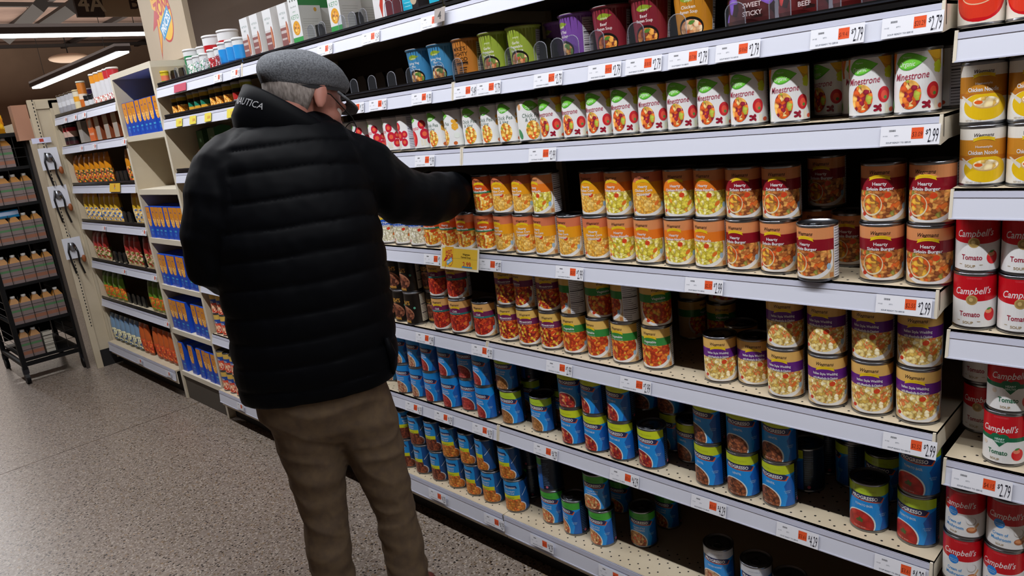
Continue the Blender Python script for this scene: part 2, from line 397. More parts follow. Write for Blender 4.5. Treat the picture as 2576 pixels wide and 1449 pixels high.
def hearty(name,fd):
    r,h=R1,H1; A=newart(r,h,'#0c2648'); A.rect(-.06,.02,.0056,h,'#1b82c4')
    A.poly([(.0,.0056),(.06,.0056),(.06,h),(.018,h),(.022,.06)],'#154a86')
    A.rect(-.06,.018,.047,.060,'#c2c41e'); A.text('HEARTY',-.014,.0505,.0055,'#5a7030',.02,0,maxw=.04)
    A.poly([(-.034,.094),(.008,.094),(.012,.085),(-.034,.084)],'#1d2550'); A.text('PROGRESSO',-.013,.0865,.0055,'#dfe0e8',.02,0,maxw=.038)
    A.text('RICH & HEARTY',-.014,.074,.0052,'#d8ecf8',.01,0,maxw=.034); A.text('STEAK SOUP',-.014,.066,.0048,'#d8ecf8',.01,0,maxw=.03)
    A.ell(.010,.018,.027,.021,'#c4ccd6'); A.rect(-.06,.02,.0056,.047,fd); A.ell(.009,.017,.025,.020,fd)
    A.poly([(.024,.058),(.0255,.057),(.046,.079),(.0445,.080)],'#b9c6d4')
    A.lines(.056,.08,[.02+.0055*i for i in range(14)],'#5d7390',.0007,.5)
    return A.wrap('label_'+name,r*.982),r,h
def beans():
    r,h=.0372,.113; A=newart(r,h,'#15100e')
    A.text("BUSH'S",-.004,.078,.014,'#c08d3a',.02,0,maxw=.05); A.text('BEST',-.004,.070,.004,'#b8a070',0,0)
    A.ell(-.002,.040,.034,.026,'#a06a50',-.25,clip=(-.045,.04,.014,.07)); A.ell(-.001,.037,.031,.023,food(['#5a3022','#7a4632','#8f5a42','#3f2018'],120),-.25,clip=(-.045,.04,.014,.066))
    A.rect(-.022,.016,.008,.016,'#b08038'); A.text('BAKED BEANS',-.003,.0096,.0045,'#20140c',.01,0,maxw=.034); A.ell(.036,.06,.004,.004,'#5fa890')
    facts(A,.058,.09,.01,.105,'#c9c6b8')
    return A.wrap('label_baked_beans',r*.982),r,h
R2,H2=.0335,.1015
def condensed(kind):
    r,h=R2,H2; A=newart(r,h,'#dcdae2')
    z=.055
    P=[(-PI*r,h),(-PI*r,z+.006)]+[(s,z+.006*math.sin(abs(s)/r*.9)**2-.002) for s in [-.06+.006*i for i in range(21)]]+[(PI*r,z+.006),(PI*r,h)]
    # band with a gentle dip at the front
    for i in range(2,len(P)-2):
        pass
    ss=[-PI*r+2*PI*r*i/24 for i in range(25)]
    for i in range(24):
        a,b=ss[i],ss[i+1]; f=lambda q:z-.003+.006*(min(abs(q),.05)/.05)**2
        A.poly([(a,f(a)),(b,f(b)),(b,h),(a,h)],'#b30d1b'); A.k-=1
    A.k+=1
    A.text("Campbell's",-.002,.0705,.0125,'#ece4e6',.008,.35,maxw=.058,rot=.06)
    A.text('CONDENSED',.0,.0925,.0028,'#c9505a',0,0,maxw=.026)
    if kind=='tomato':
        A.ell(-.003,.054,.0088,.0088,'#a88c52'); A.ell(-.003,.054,.0068,.0068,'#8d7442'); A.ell(-.004,.0545,.003,.0035,'#b59c66'); A.text('Tomato',-.006,.0285,.0092,'#8e1b33',.02,0,maxw=.032)
        A.ell(.026,.028,.0095,.0115,'#c81d24'); A.ell(.024,.034,.006,.004,'#d98a5f'); A.leaf(.025,.0385,.010,.002,'#3f7a34',.3)
        A.text('SOUP',-.008,.013,.0048,'#8d7442',.01,0,maxw=.02); A.lines(-.026,-.021,[.0155],'#8d7442',.0004); A.lines(.006,.011,[.0155],'#8d7442',.0004)
    elif kind=='heart':
        A.rect(-PI*r,PI*r,.0475,.0555,'#12603f'); A.ell(-.007,.0535,.0085,.008,'#12603f'); A.ell(.005,.0535,.0085,.008,'#12603f'); A.poly([(-.0155,.052),(-.001,.0365),(.0135,.052)],'#12603f')
        A.text('HEART',-.001,.0515,.0038,'#bfe0cf',.02,0,maxw=.015); A.text('HEALTHY',-.001,.0465,.0036,'#bfe0cf',.02,0,maxw=.016)
        A.text('Tomato',-.004,.026,.0092,'#12603f',.02,0,maxw=.031); A.ell(.028,.023,.0105,.0115,'#c81d24'); A.ell(.026,.029,.006,.004,'#e0785f'); A.leaf(.027,.034,.010,.002,'#3f7a34',.3)
        A.text('SOUP',-.008,.012,.0045,'#8d7442',.01,0,maxw=.018); A.ell(-.026,.04,.004,.004,'#cdbfae')
    else:
        A.ell(-.012,.053,.0092,.0092,'#1c78c8'); A.text('GREAT FOR',-.012,.053,.0020,'#bfe0f5',0,0); A.text('COOKING',-.012,.0495,.0020,'#bfe0f5',0,0)
        A.text('Cream of',-.010,.0325,.0062,'#2f86c4',.02,0,maxw=.026); A.text('Mushroom',-.009,.0225,.0066,'#2f86c4',.02,0,maxw=.033)
        A.ell(.020,.039,.0085,.0085,'#a9a29a'); A.ell(.019,.040,.0075,.0075,'#dcd9d4'); A.ell(.021,.021,.009,.0062,'#a2603a'); A.ell(.020,.022,.006,.0035,'#c9895c'); A.poly([(.026,.022),(.034,.032),(.032,.036),(.024,.026)],'#c39a70')
        A.text('SOUP',-.010,.0115,.0040,'#8d7442',.01,0,maxw=.015)
    facts(A,.056,.09,.008,.094,'#d5d5d9')
    return A.wrap('label_condensed_'+kind,r*.982),r,h
def store_condensed(kind):
    r,h=R2,H2; A=newart(r,h,'#d9cfc6')
    if kind=='noodle':
        A.rect(-.09,.05,.044,.078,'#b87a24'); A.rect(-.09,.05,.044,.052,'#a9661c')
        A.ell(.004,.028,.037,.0235,'#e8e4dc',clip=(-.05,.05,.006,.05)); A.ell(.005,.030,.034,.022,'#dfae16',clip=(-.05,.05,.006,.05))
        A.poly([(-.036,.048),(-.031,.048),(-.012,.036),(-.016,.030)],'#c9c2b8'); A.ell(.006,.036,.0205,.0095,'#c3a067'); A.ell(.006,.037,.0185,.0085,food(['#ead9a8','#efe6cc','#d9b45e','#ead9a8'],120)); A.ell(-.005,.037,.006,.003,'#d9581c')
        A.text('Wegmans',.002,.086,.0062,'#2a2020',.01,.35,maxw=.028); ribbon(A,.002,.0785,.026,.005,'#e9b51d')
        A.text('Homestyle',.002,.067,.0040,'#ece2d2',.01,0,maxw=.024); A.text('Chicken Noodle',.001,.0575,.0068,'#efe8dc',.02,0,maxw=.044)
        A.text('NET WT 10.5 OZ',-.012,.0085,.0028,'#8b7a5c',0,0,maxw=.024)
    else:
        A.rect(-.09,.06,.072,h,'#b01820'); A.ell(.0,.048,.042,.040,'#b9121a',clip=(-.05,.05,.006,.1)); A.ell(-.001,.050,.039,.038,'#cb3520',clip=(-.05,.05,.014,.1)); A.ell(-.002,.052,.026,.018,'#d8b090',.05); A.ell(-.002,.0525,.0245,.0168,'#d9452a',.05)
        A.text('Wegmans',.0,.088,.006,'#2a1512',.01,.35,maxw=.028)
    facts(A,.056,.09,.008,.094,'#d5d5d9')
    return A.wrap('label_store_'+kind,r*.982),r,h
def pasta_can():
    r,h=.0345,.108; A=newart(r,h,'#c8452c'); A.rect(-.1,.1,.078,h,'#c4a24e'); A.rect(-.1,.1,.058,.078,'#24458e'); A.text('PASTA',0,.063,.009,'#e6e0d0',.02,0,maxw=.045)
    A.ell(0,.030,.034,.025,'#cfc6b8',clip=(-.04,.04,.006,.06)); A.ell(0,.031,.031,.024,food(['#c8402a','#d8603c','#e8a080','#b03020','#efd0b0'],110),clip=(-.04,.04,.006,.06))
    return A.wrap('label_pasta_can',r*.982),r,h
FD={'burger':['#a8612e','#c78647','#7e4424','#b0713a','#d39a50','#c95a25','#8b8a40'],'ny':['#c9bf3c','#ddd673','#b5a62c','#e6dfa0','#cfc04a','#cf8a2a'],'chow':['#d7a540','#deb255','#cf9a3a','#e3bf6c','#c98b32'],'red':['#cf6a1e','#e0a63a','#c24a1c','#e8cf80','#b98524'],'clam':['#c9c6ae','#dad7c4','#b5b294','#e2e0d2'],'wed':['#d9c27a','#e6d69a','#c9a850','#efe6c0','#b8984a','#cf7a44','#e0cf8c'],'veg':['#c95a22','#b5401c','#d98a32','#a03018','#c9a23c'],'mine':['#b83a1e','#8f2218','#d0a02c','#c95a22','#7a1a1a','#d8b850'],'chili':['#b02a1c','#96201a','#c84a24','#7a1a16']}
ff=lambda k,s=150:food(FD[k],s)
DES={
 'burger':(lambda:ready('burger','#c98455','#7f0f1f',['Hearty','Sirloin Burger'],ff('burger'),spoon=food(['#d9a83c','#b07a3a','#cf5a24','#c79a50','#8f5a2c'],140)),'crimson-banded sirloin burger soup can'),
 'ny':(lambda:ready('chicken_noodle','#c98455','#d8701f',['Hearty','Chicken Noodle'],ff('ny')),'orange-banded chicken noodle soup can'),
 'chow':(lambda:ready('corn_chowder','#c06a48','#e09018',['Hearty','Chicken Corn','Chowder'],ff('chow',170),bandz=(.056,.084)),'amber-banded corn chowder can'),
 'red':(lambda:ready('vegetable_noodle','#b9603c','#c04a18',['Hearty','Chicken Noodle'],ff('red'),stripe='#1f7048'),'rust-banded noodle soup can with green stripe'),
 'clam':(lambda:ready('clam_chowder','#c9a070','#1d4fa8',['New England','Clam Chowder'],ff('clam')),'blue-banded clam chowder can'),
 'wed':(lambda:ready('wedding_soup','#cfa55c','#5b1f78',['Italian Style Wedding','with Meatballs & Chicken'],ff('wed',170),sz=.0072),'purple-banded wedding soup can'),
 'veg':(lambda:ready('vegetable_soup','#d2ab5c','#2f7d38',['Vegetable'],ff('veg'),bandz=(.064,.084)),'green-banded vegetable soup can'),
 'mine':(lambda:ready('minestrone_soup','#d2ab5c','#6a1f4c',['Minestrone'],ff('mine'),bandz=(.066,.084)),'plum-banded minestrone can'),
 'chili':(lambda:ready('chili','#d2a060','#6a1f4c',['Chili'],ff('chili'),stripe='#1f6f6a',bandz=(.066,.084)),'plum-banded chili can with teal stripe'),
 'omin':(lambda:organic('minestrone'),'white organic minestrone can'),
 'ochk':(lambda:organic('chickpea'),'white organic chickpea soup can'),
 'otom':(lambda:organic('tomato'),'white organic tomato soup can'),
 'lent':(lambda:blue('lentil','#b5c41f',['LENTIL'],'lentil'),'blue lentil soup can with lime top'),
 'basil':(lambda:blue('tomato_basil','#a9c22c',['TOMATO BASIL'],'basil',60),'blue tomato basil soup can with lime top'),
 'pveg':(lambda:blue('garden_vegetable','#c0cc1f',['VEGETABLE'],'veg',130),'blue vegetable soup can with lime top'),
 'pnod':(lambda:blue('chickarina','#a5c22c',['HEARTY CHICKEN','& ROTINI'],'noodle'),'blue rotini soup can with lime top'),
 'pgrn':(lambda:blue('green_top','#3f9a34',['ITALIAN STYLE','WEDDING'],'ital',130,'#2a6a24'),'blue wedding soup can with green top'),
 'pblu':(lambda:blue('sky_top','#1586cf',['CHICKEN','NOODLE'],'pale',160,'#1586cf'),'sky blue noodle soup can'),
 'pred':(lambda:blue('sky_red','#1586cf',['CHICKEN','& SAUSAGE'],'red',130,'#1586cf'),'sky blue sausage gumbo can'),
 'pwht':(lambda:blue('white_top','#c3c6cc',['CHICKEN NOODLE'],'pale',130,'#8a8f98',True),'blue soup can with white top'),
 'hst':(lambda:hearty('steak_soup',food(['#6a3424','#8a4a30','#4c241a','#7a3c28'],150)),'blue and yellow steak soup can'),
 'hch':(lambda:hearty('chicken_pot',food(['#b8742c','#c98a3c','#a05a24','#cf6a2c'],140)),'blue and yellow chicken soup can'),
 'bean':(beans,'black baked bean can'),
 'ctom':(lambda:condensed('tomato'),'red and white condensed tomato soup can'),
 'chea':(lambda:condensed('heart'),'red and white tomato can with green heart'),
 'cmus':(lambda:condensed('mush'),'red and white cream of mushroom can'),
 'snod':(lambda:store_condensed('noodle'),'yellow condensed chicken noodle can'),
 'stom':(lambda:store_condensed('tomato'),'red condensed tomato bisque can'),
 'pasta':(pasta_can,'red and blue canned pasta tin'),
}
LAB={}
def design(k):
    if k not in LAB: LAB[k]=DES[k][0]()
    return LAB[k]
PROTO={}
CANS=[]  # (object, design, shelf words, tier words, x)
def place_can(k,x,y,z,rot,shelf,tier,tilt=0):
    me,r,h=design(k)
    if abs(rot)<=.75 and k!='pasta': rot+=(.05+.14*min(1.2,abs(x))) if k[0]=='o' else (.22+.24*min(1.2,abs(x)))   # fronted labels are turned a little towards the aisle's near end
    if k not in PROTO:
        b,t=can_body(r,h); root=link('soup_can',b); l=link('label',me,root); p=link('pull_tab',t,root); PROTO[k]=(root,[l,p]); new=root
        if k=='bean' : root.name='bean_can'
        if k=='pasta': root.name='pasta_can'
    else:
        root,kids=PROTO[k]; new=root.copy(); COL.objects.link(new)
        for c in kids:
            d=c.copy(); d.parent=new; COL.objects.link(d)
    new.location=(x,y,z+.0006); new.rotation_euler=(0,0,rot)
    CANS.append((new,k,shelf,tier,x)); return new
# ================================================================ floor, walls, ceiling
def terrazzo():
    m=bpy.data.materials.new('terrazzo'); m.use_nodes=True; nt=m.node_tree; b=nt.nodes['Principled BSDF']; L=nt.links.new
    tc=nt.nodes.new('ShaderNodeTexCoord')
    def mix(c1,c2,fac):
        x=nt.nodes.new('ShaderNodeMix'); x.data_type='RGBA'; L(fac,x.inputs[0])
        if isinstance(c1,tuple): x.inputs[6].default_value=c1
        else: L(c1,x.inputs[6])
        x.inputs[7].default_value=c2; return x.outputs[2]
    def chips(scale,lo,keep,seed):
        mp=nt.nodes.new('ShaderNodeMapping'); mp.inputs['Location'].default_value=(seed,seed*2,0); L(tc.outputs['Object'],mp.inputs[0])
        v=nt.nodes.new('ShaderNodeTexVoronoi'); v.inputs['Scale'].default_value=scale; L(mp.outputs[0],v.inputs['Vector'])
        a=nt.nodes.new('ShaderNodeMath'); a.operation='LESS_THAN'; L(v.outputs['Distance'],a.inputs[0]); a.inputs[1].default_value=lo
        s=nt.nodes.new('ShaderNodeSeparateColor'); L(v.outputs['Color'],s.inputs[0])
        g=nt.nodes.new('ShaderNodeMath'); g.operation='LESS_THAN'; L(s.outputs[0],g.inputs[0]); g.inputs[1].default_value=keep
        k=nt.nodes.new('ShaderNodeMath'); k.operation='MULTIPLY'; L(a.outputs[0],k.inputs[0]); L(g.outputs[0],k.inputs[1]); return k.outputs[0]
    n=nt.nodes.new('ShaderNodeTexNoise'); n.inputs['Scale'].default_value=60; L(tc.outputs['Object'],n.inputs['Vector'])
    r=nt.nodes.new('ShaderNodeValToRGB'); r.color_ramp.elements[0].color=rgb('#72665c'); r.color_ramp.elements[1].color=rgb('#857a70'); r.color_ramp.elements[0].position=.35; r.color_ramp.elements[1].position=.65
    L(n.outputs['Fac'],r.inputs[0])
    c=mix(r.outputs[0],rgb('#9c9287'),chips(120,.45,.40,3))
    c=mix(c,rgb('#62523f'),chips(110,.42,.30,9)); c=mix(c,rgb('#83694a'),chips(80,.28,.12,15))
    c=mix(c,rgb('#1e1713'),chips(80,.34,.22,21)); c=mix(c,rgb('#19130f'),chips(170,.40,.12,31))
    L(c,b.inputs['Base Color']); b.inputs['Roughness'].default_value=.34; b.inputs['Specular IOR Level'].default_value=.5
    return m
TER=terrazzo()
mb=MB(); mb.box(-24,8,-4.5,9,-.1,0,TER); struct('floor',mb)
mb=MB(); a=on_z(160,1145,0); b=on_z(520,1005,0); mb.box(a.x-.05,a.x-.046,-4.5,0,.0,.0006,M('#57483e',.6)); struct('trim_1',mb)
CEIL=noisy('#75625a','#8a766c',1.2,.8,.2,'dark_ceiling_deck')
mb=MB(); mb.box(-24,8,-4.5,9,4.6,4.7,CEIL)
for y in (-2.6,-.6,1.4,3.4,5.4,7.4): mb.box(-24,8,y-.06,y+.06,4.5,4.6,M('#2a2220',.7))
for x in range(-23,8,3): mb.box(x-.05,x+.05,-4.5,9,4.42,4.5,M('#241e1c',.7))
struct('ceiling',mb)
WALLM=noisy('#7d6858','#8f7866',.7,.8,.3,'brown_wall_paint')
mb=MB(); mb.box(-24.2,-24,-4.5,9,0,4.7,WALLM); struct('wall_left',mb)
mb=MB(); mb.box(-24,8,9,9.2,0,4.7,WALLM); struct('wall_back',mb)
mb=MB(); mb.box(-24,8,-4.7,-4.5,0,4.7,WALLM); struct('wall_front',mb)
mb=MB(); mb.box(8,8.2,-4.5,9,0,4.7,WALLM); struct('wall_right',mb)
# taupe partition standing behind the soup run, mahogany board beside it
TY=1.15; xa=on_y(440,60,TY).x; xb=on_y(727,10,TY).x
mb=MB(); mb.box(xa,xb,TY,TY+.1,0,3.4,noisy('#857568','#8f7f72',1,.7,.3,'taupe_partition')); struct('wall_partition',mb)
mb=MB(); mb.box(xb,xb+3.2,TY,TY+.1,0,2.75,noisy('#4a2418','#57301f',2,.5,.4,'mahogany_board',stretch=(1,1,6))); struct('wall_board',mb)
# ================================================================ shelving
ZL=[1.6554,1.4574,1.2776,.9724,.6972,.4223]; BASEL=.11
ZS=[z+.05 for z in ZL]+[.175]
def rail(x0,x1,z,parent,h=.046,y=-.0032,out=.010):
    mb=MB(); t=.003
    def slab(za,zb,m,off=0):
        ya=y-out*(z+h-za)/h-off; yb=y-out*(z+h-zb)/h-off
        v=[(x,yy,zz) for x in (x0+.004,x1-.004) for yy,zz in ((ya,za),(yb,zb),(yb+t,zb),(ya+t,za))]
        mb.add(v,[(0,1,2,3),(7,6,5,4),(0,4,5,1),(1,5,6,2),(2,6,7,3),(3,7,4,0)],m)
    slab(z,z+h,RAIL); slab(z+h*.78,z+h,RAILD,.0012); slab(z,z+h*.05,RAILD,.0012)
    return mb.build('price_rail',parent)
def shelf_mesh(x0,x1,zl,depth,th=.038,holes=True):
    mb=MB(); zt=zl+.05
    mb.box(x0+.001,x1-.001,0,depth,zt-.006,zt,CREAM); mb.box(x0+.001,x1-.001,0,.004,zt-th,zt,CREAMW)
    mb.box(x0+.002,x1-.002,.004,depth,zt-.012,zt-.006,M('#6a6157',.6))
    for xx in (x0+.001,x1-.006):
        v=[(x,y,z) for x in (xx,xx+.005) for y,z in ((-.004,zt-.0005),(depth,zt-.0005),(depth,zt-.044),(.03,zt-.044),(-.014,zt-.050))]
        mb.add(v,[(0,1,2,3,4),(9,8,7,6,5)]+[(i,i+5,(i+1)%5+5,(i+1)%5) for i in range(5)],CREAMW)
    if holes:
        n=int((x1-x0-.04)/.032)
        for row,y in enumerate((.018,.034,.066,.082,.114,.13,.162,.178)):
            for i in range(n):
                x=x0+.03+i*.032+(row%2)*.016; 
                mb.add([(x+.0026*math.cos(a),y+.0026*math.sin(a),zt+.0003) for a in [PI*k/4 for k in range(8)]],[tuple(range(8))],DARK)
    return mb
def unit(x0,x1,levels,label,depth=.42,back=BROWN,base=BASEL,holes=True,backtop=1.95,panelL=False,panelR=False,basey=-.033,backy=None):
    root=link('shelving_unit',None,None,((x0+x1)/2,depth,0)); 
    P=lambda mb,n,par=None: _rel(mb.build(n,par or root),root if par is None else None)
    by=backy or depth
    P(MB().box(x0+.0005,x1-.0005,by,by+.02,.05,backtop,back),'back_panel')
    for x in (x0,x1):
        q=x0+.0005 if x==x0 else x1-.0125; m=MB().box(q,q+.012,by-.02,by+.03,0,backtop,CREAM); P(m,'upright')
    if panelL: P(MB().box(x0+.0005,x0+.006,.0,by,.05,backtop-.05,CREAM),'side_panel')
    if panelR: P(MB().box(x1-.006,x1+.002,.0,by,.05,backtop-.05,CREAM),'side_panel')
    for z in levels:
        s=P(shelf_mesh(x0,x1,z,by-.001,holes=holes),'shelf'); rail(x0,x1,z,s)
    mb=MB(); mb.box(x0+.001,x1-.001,basey+.004,by,.165,.1745,CREAM); mb.box(x0+.002,x1-.002,basey+.006,basey+.01,.09,.165,CREAMW)
    if holes:
        n=int((x1-x0-.04)/.032)
        for row,y in enumerate((-.012,.004,.036,.052,.084,.10)):
            for i in range(n):
                x=x0+.03+i*.032+(row%2)*.016
                mb.add([(x+.0026*math.cos(a),y+.0026*math.sin(a),.1748) for a in [PI*k/4 for k in range(8)]],[tuple(range(8))],DARK)
    d=P(mb,'base_deck'); rail(x0,x1,base,d,h=.063,y=basey+.0008,out=.006)
    P(MB().box(x0+.0005,x1-.0005,.03,.04,0,.12,M('#120f0e',.7)),'kick_plate')
    tag(root,label,'shelving'); return root
def _rel(o,root):
    if root is not None: o.location=-root.location
    return o
UA=unit(-1.22,0,ZL,'long cream soup shelving bay nearest the camera, right of the reaching man')
UB=unit(-2.44,-1.22,ZL,'cream soup shelving bay directly behind the man in the black jacket')
CB=.34
UC=unit(-3.35,-2.44,[1.6554,1.508,1.252,.98,.70,.425],'narrow cream shelving bay left of the man, beside the bookcase',back=CREAM,backtop=1.83,backy=CB,panelL=False,holes=False)
EL=[1.408,1.152,.902,.652,.385]
UE=unit(.012,1.24,EL,'cream shelving bay at the right edge holding red and white cans')
DL=[1.645,1.461,1.205,.965,.70,.43]
UD=unit(-5.16,-3.945,DL,'cream shelving bay of pouches left of the bookcase',back=M('#3a3028',.7),backtop=1.84,panelL=True,holes=False)  # cream back panel given a dark colour, its shade put into the colour
# bookcase with boxes of macaroni
x0,x1=-3.94,-3.355
bk=link('bookcase',None,None,(-3.65,.2,0)); BKP=lambda mb,n:_rel(mb.build(n,bk),bk)
BKP(MB().box(x0,x0+.02,-.005,.40,0,1.80,CREAM).box(x0-.001,x0+.021,-.007,-.005,0,1.80,CREAMW),'side_panel'); BKP(MB().box(x1-.02,x1,-.005,.40,0,1.80,CREAM).box(x1-.021,x1+.001,-.007,-.005,0,1.80,CREAMW),'side_panel')
BKP(MB().box(x0+.02,x1-.02,.38,.40,.1,1.80,M('#c0a678',.6)),'back_panel')
BKP(MB().box(x0,x1,-.006,.40,1.80,1.828,CREAMW),'top_board')
BKZ=[1.505,1.222,.955,.69,.43,.172]
for z in BKZ: BKP(MB().box(x0+.02,x1-.02,-.004,.38,z-.028,z,CREAMW),'shelf_board')
BKP(MB().box(x0+.02,x1-.02,.005,.02,0,.145,M('#4a443c',.6)),'plinth')
for z in (1.30,1.08,.85): BKP(MB().box(x1-.0205,x1-.018,.05,.06,z,z+.012,DARK),'shelf_pin')
tag(bk,'tall narrow cream bookcase stocked with orange and blue macaroni boxes','bookcase')
# header board with the promotion burst
HY=.33
p=[on_y(360,0,HY),on_y(385,149,HY),on_y(492,136,HY),on_y(478,0,HY)]
hx0,hx1=p[1].x,p[2].x; hz0=p[2].z-.0
hw=hx1-hx0
hd=link('header_board',MB().box(-hw/2,hw/2,-.015,.015,0,.62,noisy('#b7a791','#c0b19b',2,.5,.4,'header_card')).mesh('header_board'),None,((hx0+hx1)/2,HY,hz0))
A=Art(.6,.3,0)
cx=.0; cz=.26
def star(A,cx,cz,sc,m,g=0):
    P=[(-.10,.20),(-.045,.17),(-.03,.22),(0,.17),(.045,.20),(.06,.15),(.11,.14),(.10,.02),(.07,-.07),(.0,-.11),(-.05,-.06),(-.10,-.16),(-.085,-.03),(-.15,-.04),(-.10,.03),(-.14,.08),(-.09,.10)]
    return A.poly([(cx+x*sc*(1+g),cz+y*sc*(1+g)) for x,y in P],m)
def burst(A,cx,cz,s):
    P=[(-.10,.20),(.10,.20),(.10,-.02),(.03,-.11),(-.05,-.05)]
    A.k+=1
    star_pts=[(-.155,-.05),(-.09,-.02),(-.115,-.19),(-.03,-.06),(.0,.0),(-.05,.09),(-.13,.09),(-.09,.04)]
    A.poly([(cx+x*s,cz+y*s) for x,y in [(-.155,-.05),(-.06,-.02),(-.05,.04),(-.09,.04)]],'#b8232a')
    A.poly([(cx+x*s,cz+y*s) for x,y in [(-.115,-.19),(-.02,-.02),(-.08,.02)]],'#b8232a')
    A.poly([(cx+x*s,cz+y*s) for x,y in [(-.107,-.165),(-.03,-.03),(-.075,.0)]],'#e0a62b')
    A.poly([(cx+x*s,cz+y*s) for x,y in [(-.12,.22),(-.11,.05),(.0,.0),(.10,.08),(.12,.22)]],'#e0a62b')
    A.ell(cx+.025*s,cz-.01*s,.085*s,.115*s,'#b8232a'); A.ell(cx+.025*s,cz-.01*s,.077*s,.106*s,'#e3b52c')
    A.text('HOT',cx-.01*s,cz+.13*s,.065*s,'#b8232a',.03,.1,rot=.12,maxw=.17*s)
    A.text('ZONE',cx+.005*s,cz+.045*s,.072*s,'#b8232a',.035,.1,rot=.12,maxw=.20*s)
    ca,sa=math.cos(.55),math.sin(.55); Q=[(-.085,-.035),(.075,-.035),(.085,.035),(-.075,.035)]
    A.poly([(cx+(.015+x*ca-y*sa)*s,cz+(-.035+x*sa+y*ca)*s) for x,y in Q],'#2b8fc4')
    A.text('PRICES',cx+.015*s,cz-.035*s,.042*s,'#e8eef4',.03,.15,rot=.55,maxw=.14*s)
burst(A,.015,.235,1.12)
link('promotion_emblem',A.flat('promotion_emblem',-.0152),hd)
tag(hd,'cream header board with red and yellow burst emblem above narrow bay','sign')
# ================================================================ cans
TOPR='on second shelf from top'
def row(entries,zs,shelf,tier,dz=0,H=0):
    for e in entries:
        u,k=e[0],e[1]; y=e[2] if len(e)>2 and e[2] is not None else .046; rot=e[3] if len(e)>3 else random.uniform(-.12,.12)
        me,r,h=design(k); z=zs+dz
        place_can(k,at_uyz(u,y,z),y,z,rot,shelf,tier)
S3='third shelf down'; S4='fourth shelf down'; S5='fifth shelf down'; S6='sixth shelf down'; S7='base deck'
z=ZS[2]
row([(2308,'omin',.042,-.02),(2191,'omin',.046,-.05),(1988,'omin',.045,.1),(1886,'omin',.045,-.06),(1800,'omin',.045,-.02),(1722,'omin',.045,.02),(1649,'omin',.044,.05),(1584,'omin',.044,-.05),(1521,'omin',.044,-.1),(1457,'omin',.043,-.16),(1397,'omin',.043,-.24),
 (1339,'ochk',.040,.62),(1288,'ochk',.042,.05),(1244,'ochk',.046,-.12),(1207,'ochk',.046,.1),(1161,'ochk',.043,-.65),(1116,'ochk',.043,-.15),
 (1077,'otom',.043,-.2),(1038,'otom',.043,-.95),(1001,'otom',.043,-.5),(963,'otom',.043,-.4),(923,'otom',.043,-.35),(886,'otom',.043,-.3)],z,S3,'row')
row([(2098,'omin',.16,-.5),(2385,'omin',.14,-1.6),(2290,'omin',.125,0),(2170,'omin',.128,.2),(1990,'omin',.127,0)],z,S3,'behind')
z=ZS[3]
row([(2338,'burger',.046,-.05),(2218,'burger',.048,.02),(2058,'burger',.020,-.55),(1962,'burger',.05,-.25),(1877,'burger',.05,-.4),
 (1794,'ny',.048,-.5),(1718,'ny',.048,-.25),(1641,'ny',.045,-.35),(1574,'ny',.047,-.1),(1511,'chow',.046,-.1),(1446,'chow',.045,-.6),(1385,'chow',.044,-.65),(1333,'chow',.044,-.1),(1284,'chow',.044,-.7),(1234,'red',.044,-.05),
 (1187,'red',.044,-.4),(1142,'red',.044,-.2),(1103,'red',.044,-.3),(1064,'clam',.044,-.1),(1025,'clam',.044,-.1),(988,'clam',.044,-.1),(951,'clam',.044,-.1)],z,S4,'lower')
row([(2346,'burger',.046,-.3),(2222,'burger',.050,-.1),(1968,'burger',.052,-.1),(1875,'burger',.050,-.05),(1793,'ny',.052,-.35),(1717,'ny',.050,-.1),(1637,'chow',.046,-.15),(1565,'ny',.048,-.4),(1505,'chow',.05,-.45),
 (1374,'ny',.044,-.75),(1328,'chow',.046,-.6),(1281,'chow',.044,-.35),(1232,'red',.044,-.3)],z,S4,'upper',H1)
row([(2142,'burger',.15,-.2),(2055,'burger',.19,0),(1330,'chow',.127,0),(1975,'burger',.132,0)],z,S4,'behind')
row([(2080,'burger',.20,-.2),(1068,'red',.13,-.2)],z+H1,S4,'behind upper')
row([(1080,'red',.128,-.2)],z,S4,'behind')
z=ZS[4]
row([(2309,'wed',.052,-.12),(2194,'wed',.050,-.06),(2083,'wed',.046,-.02),(1979,'wed',.047,-.25),(1900,'wed',.078,.08),(1817,'wed',.060,.02),
 (1658,'veg',.062,-.3),(1580,'veg',.060,-.45),(1517,'veg',.058,-.65),(1454,'veg',.058,-.3),(1397,'mine',.056,-.15),(1340,'mine',.052,-.1),(1291,'mine',.056,-.15),(1228,'chili',.048,-.3),(1168,'chili',.042,-.25),(1124,'chili',.040,-.25),
 (1096,'bean',.075,-.3),(1063,'bean',.046,-.7),(1024,'bean',.044,-.5),(989,'bean',.042,-.1)],z,S5,'lower')
row([(2313,'wed',.052,-.05),(2196,'wed',.050,-.3),(2082,'wed',.046,-.3),(1977,'wed',.047,.0),(1653,'veg',.060,.45),(1579,'veg',.060,-1.15),(1513,'veg',.060,.55),(1447,'veg',.058,-1.1),(1388,'mine',.056,0),(1331,'mine',.054,-.75),(1283,'mine',.054,0),
 (1159,'chili',.044,-.35),(1112,'chili',.042,-.2),(1083,'bean',.075,-.2),(1047,'bean',.046,-.6),(1010,'bean',.044,-.4),(975,'bean',.042,-.1)],z,S5,'upper',H1)
row([(1868,'wed',.15,0),(1745,'veg',.30,1.6),(1818,'veg',.30,.2)],z,S5,'behind')
row([(1745,'veg',.30,1.7),(1820,'veg',.30,.3)],z+H1,S5,'behind upper')
z=ZS[5]
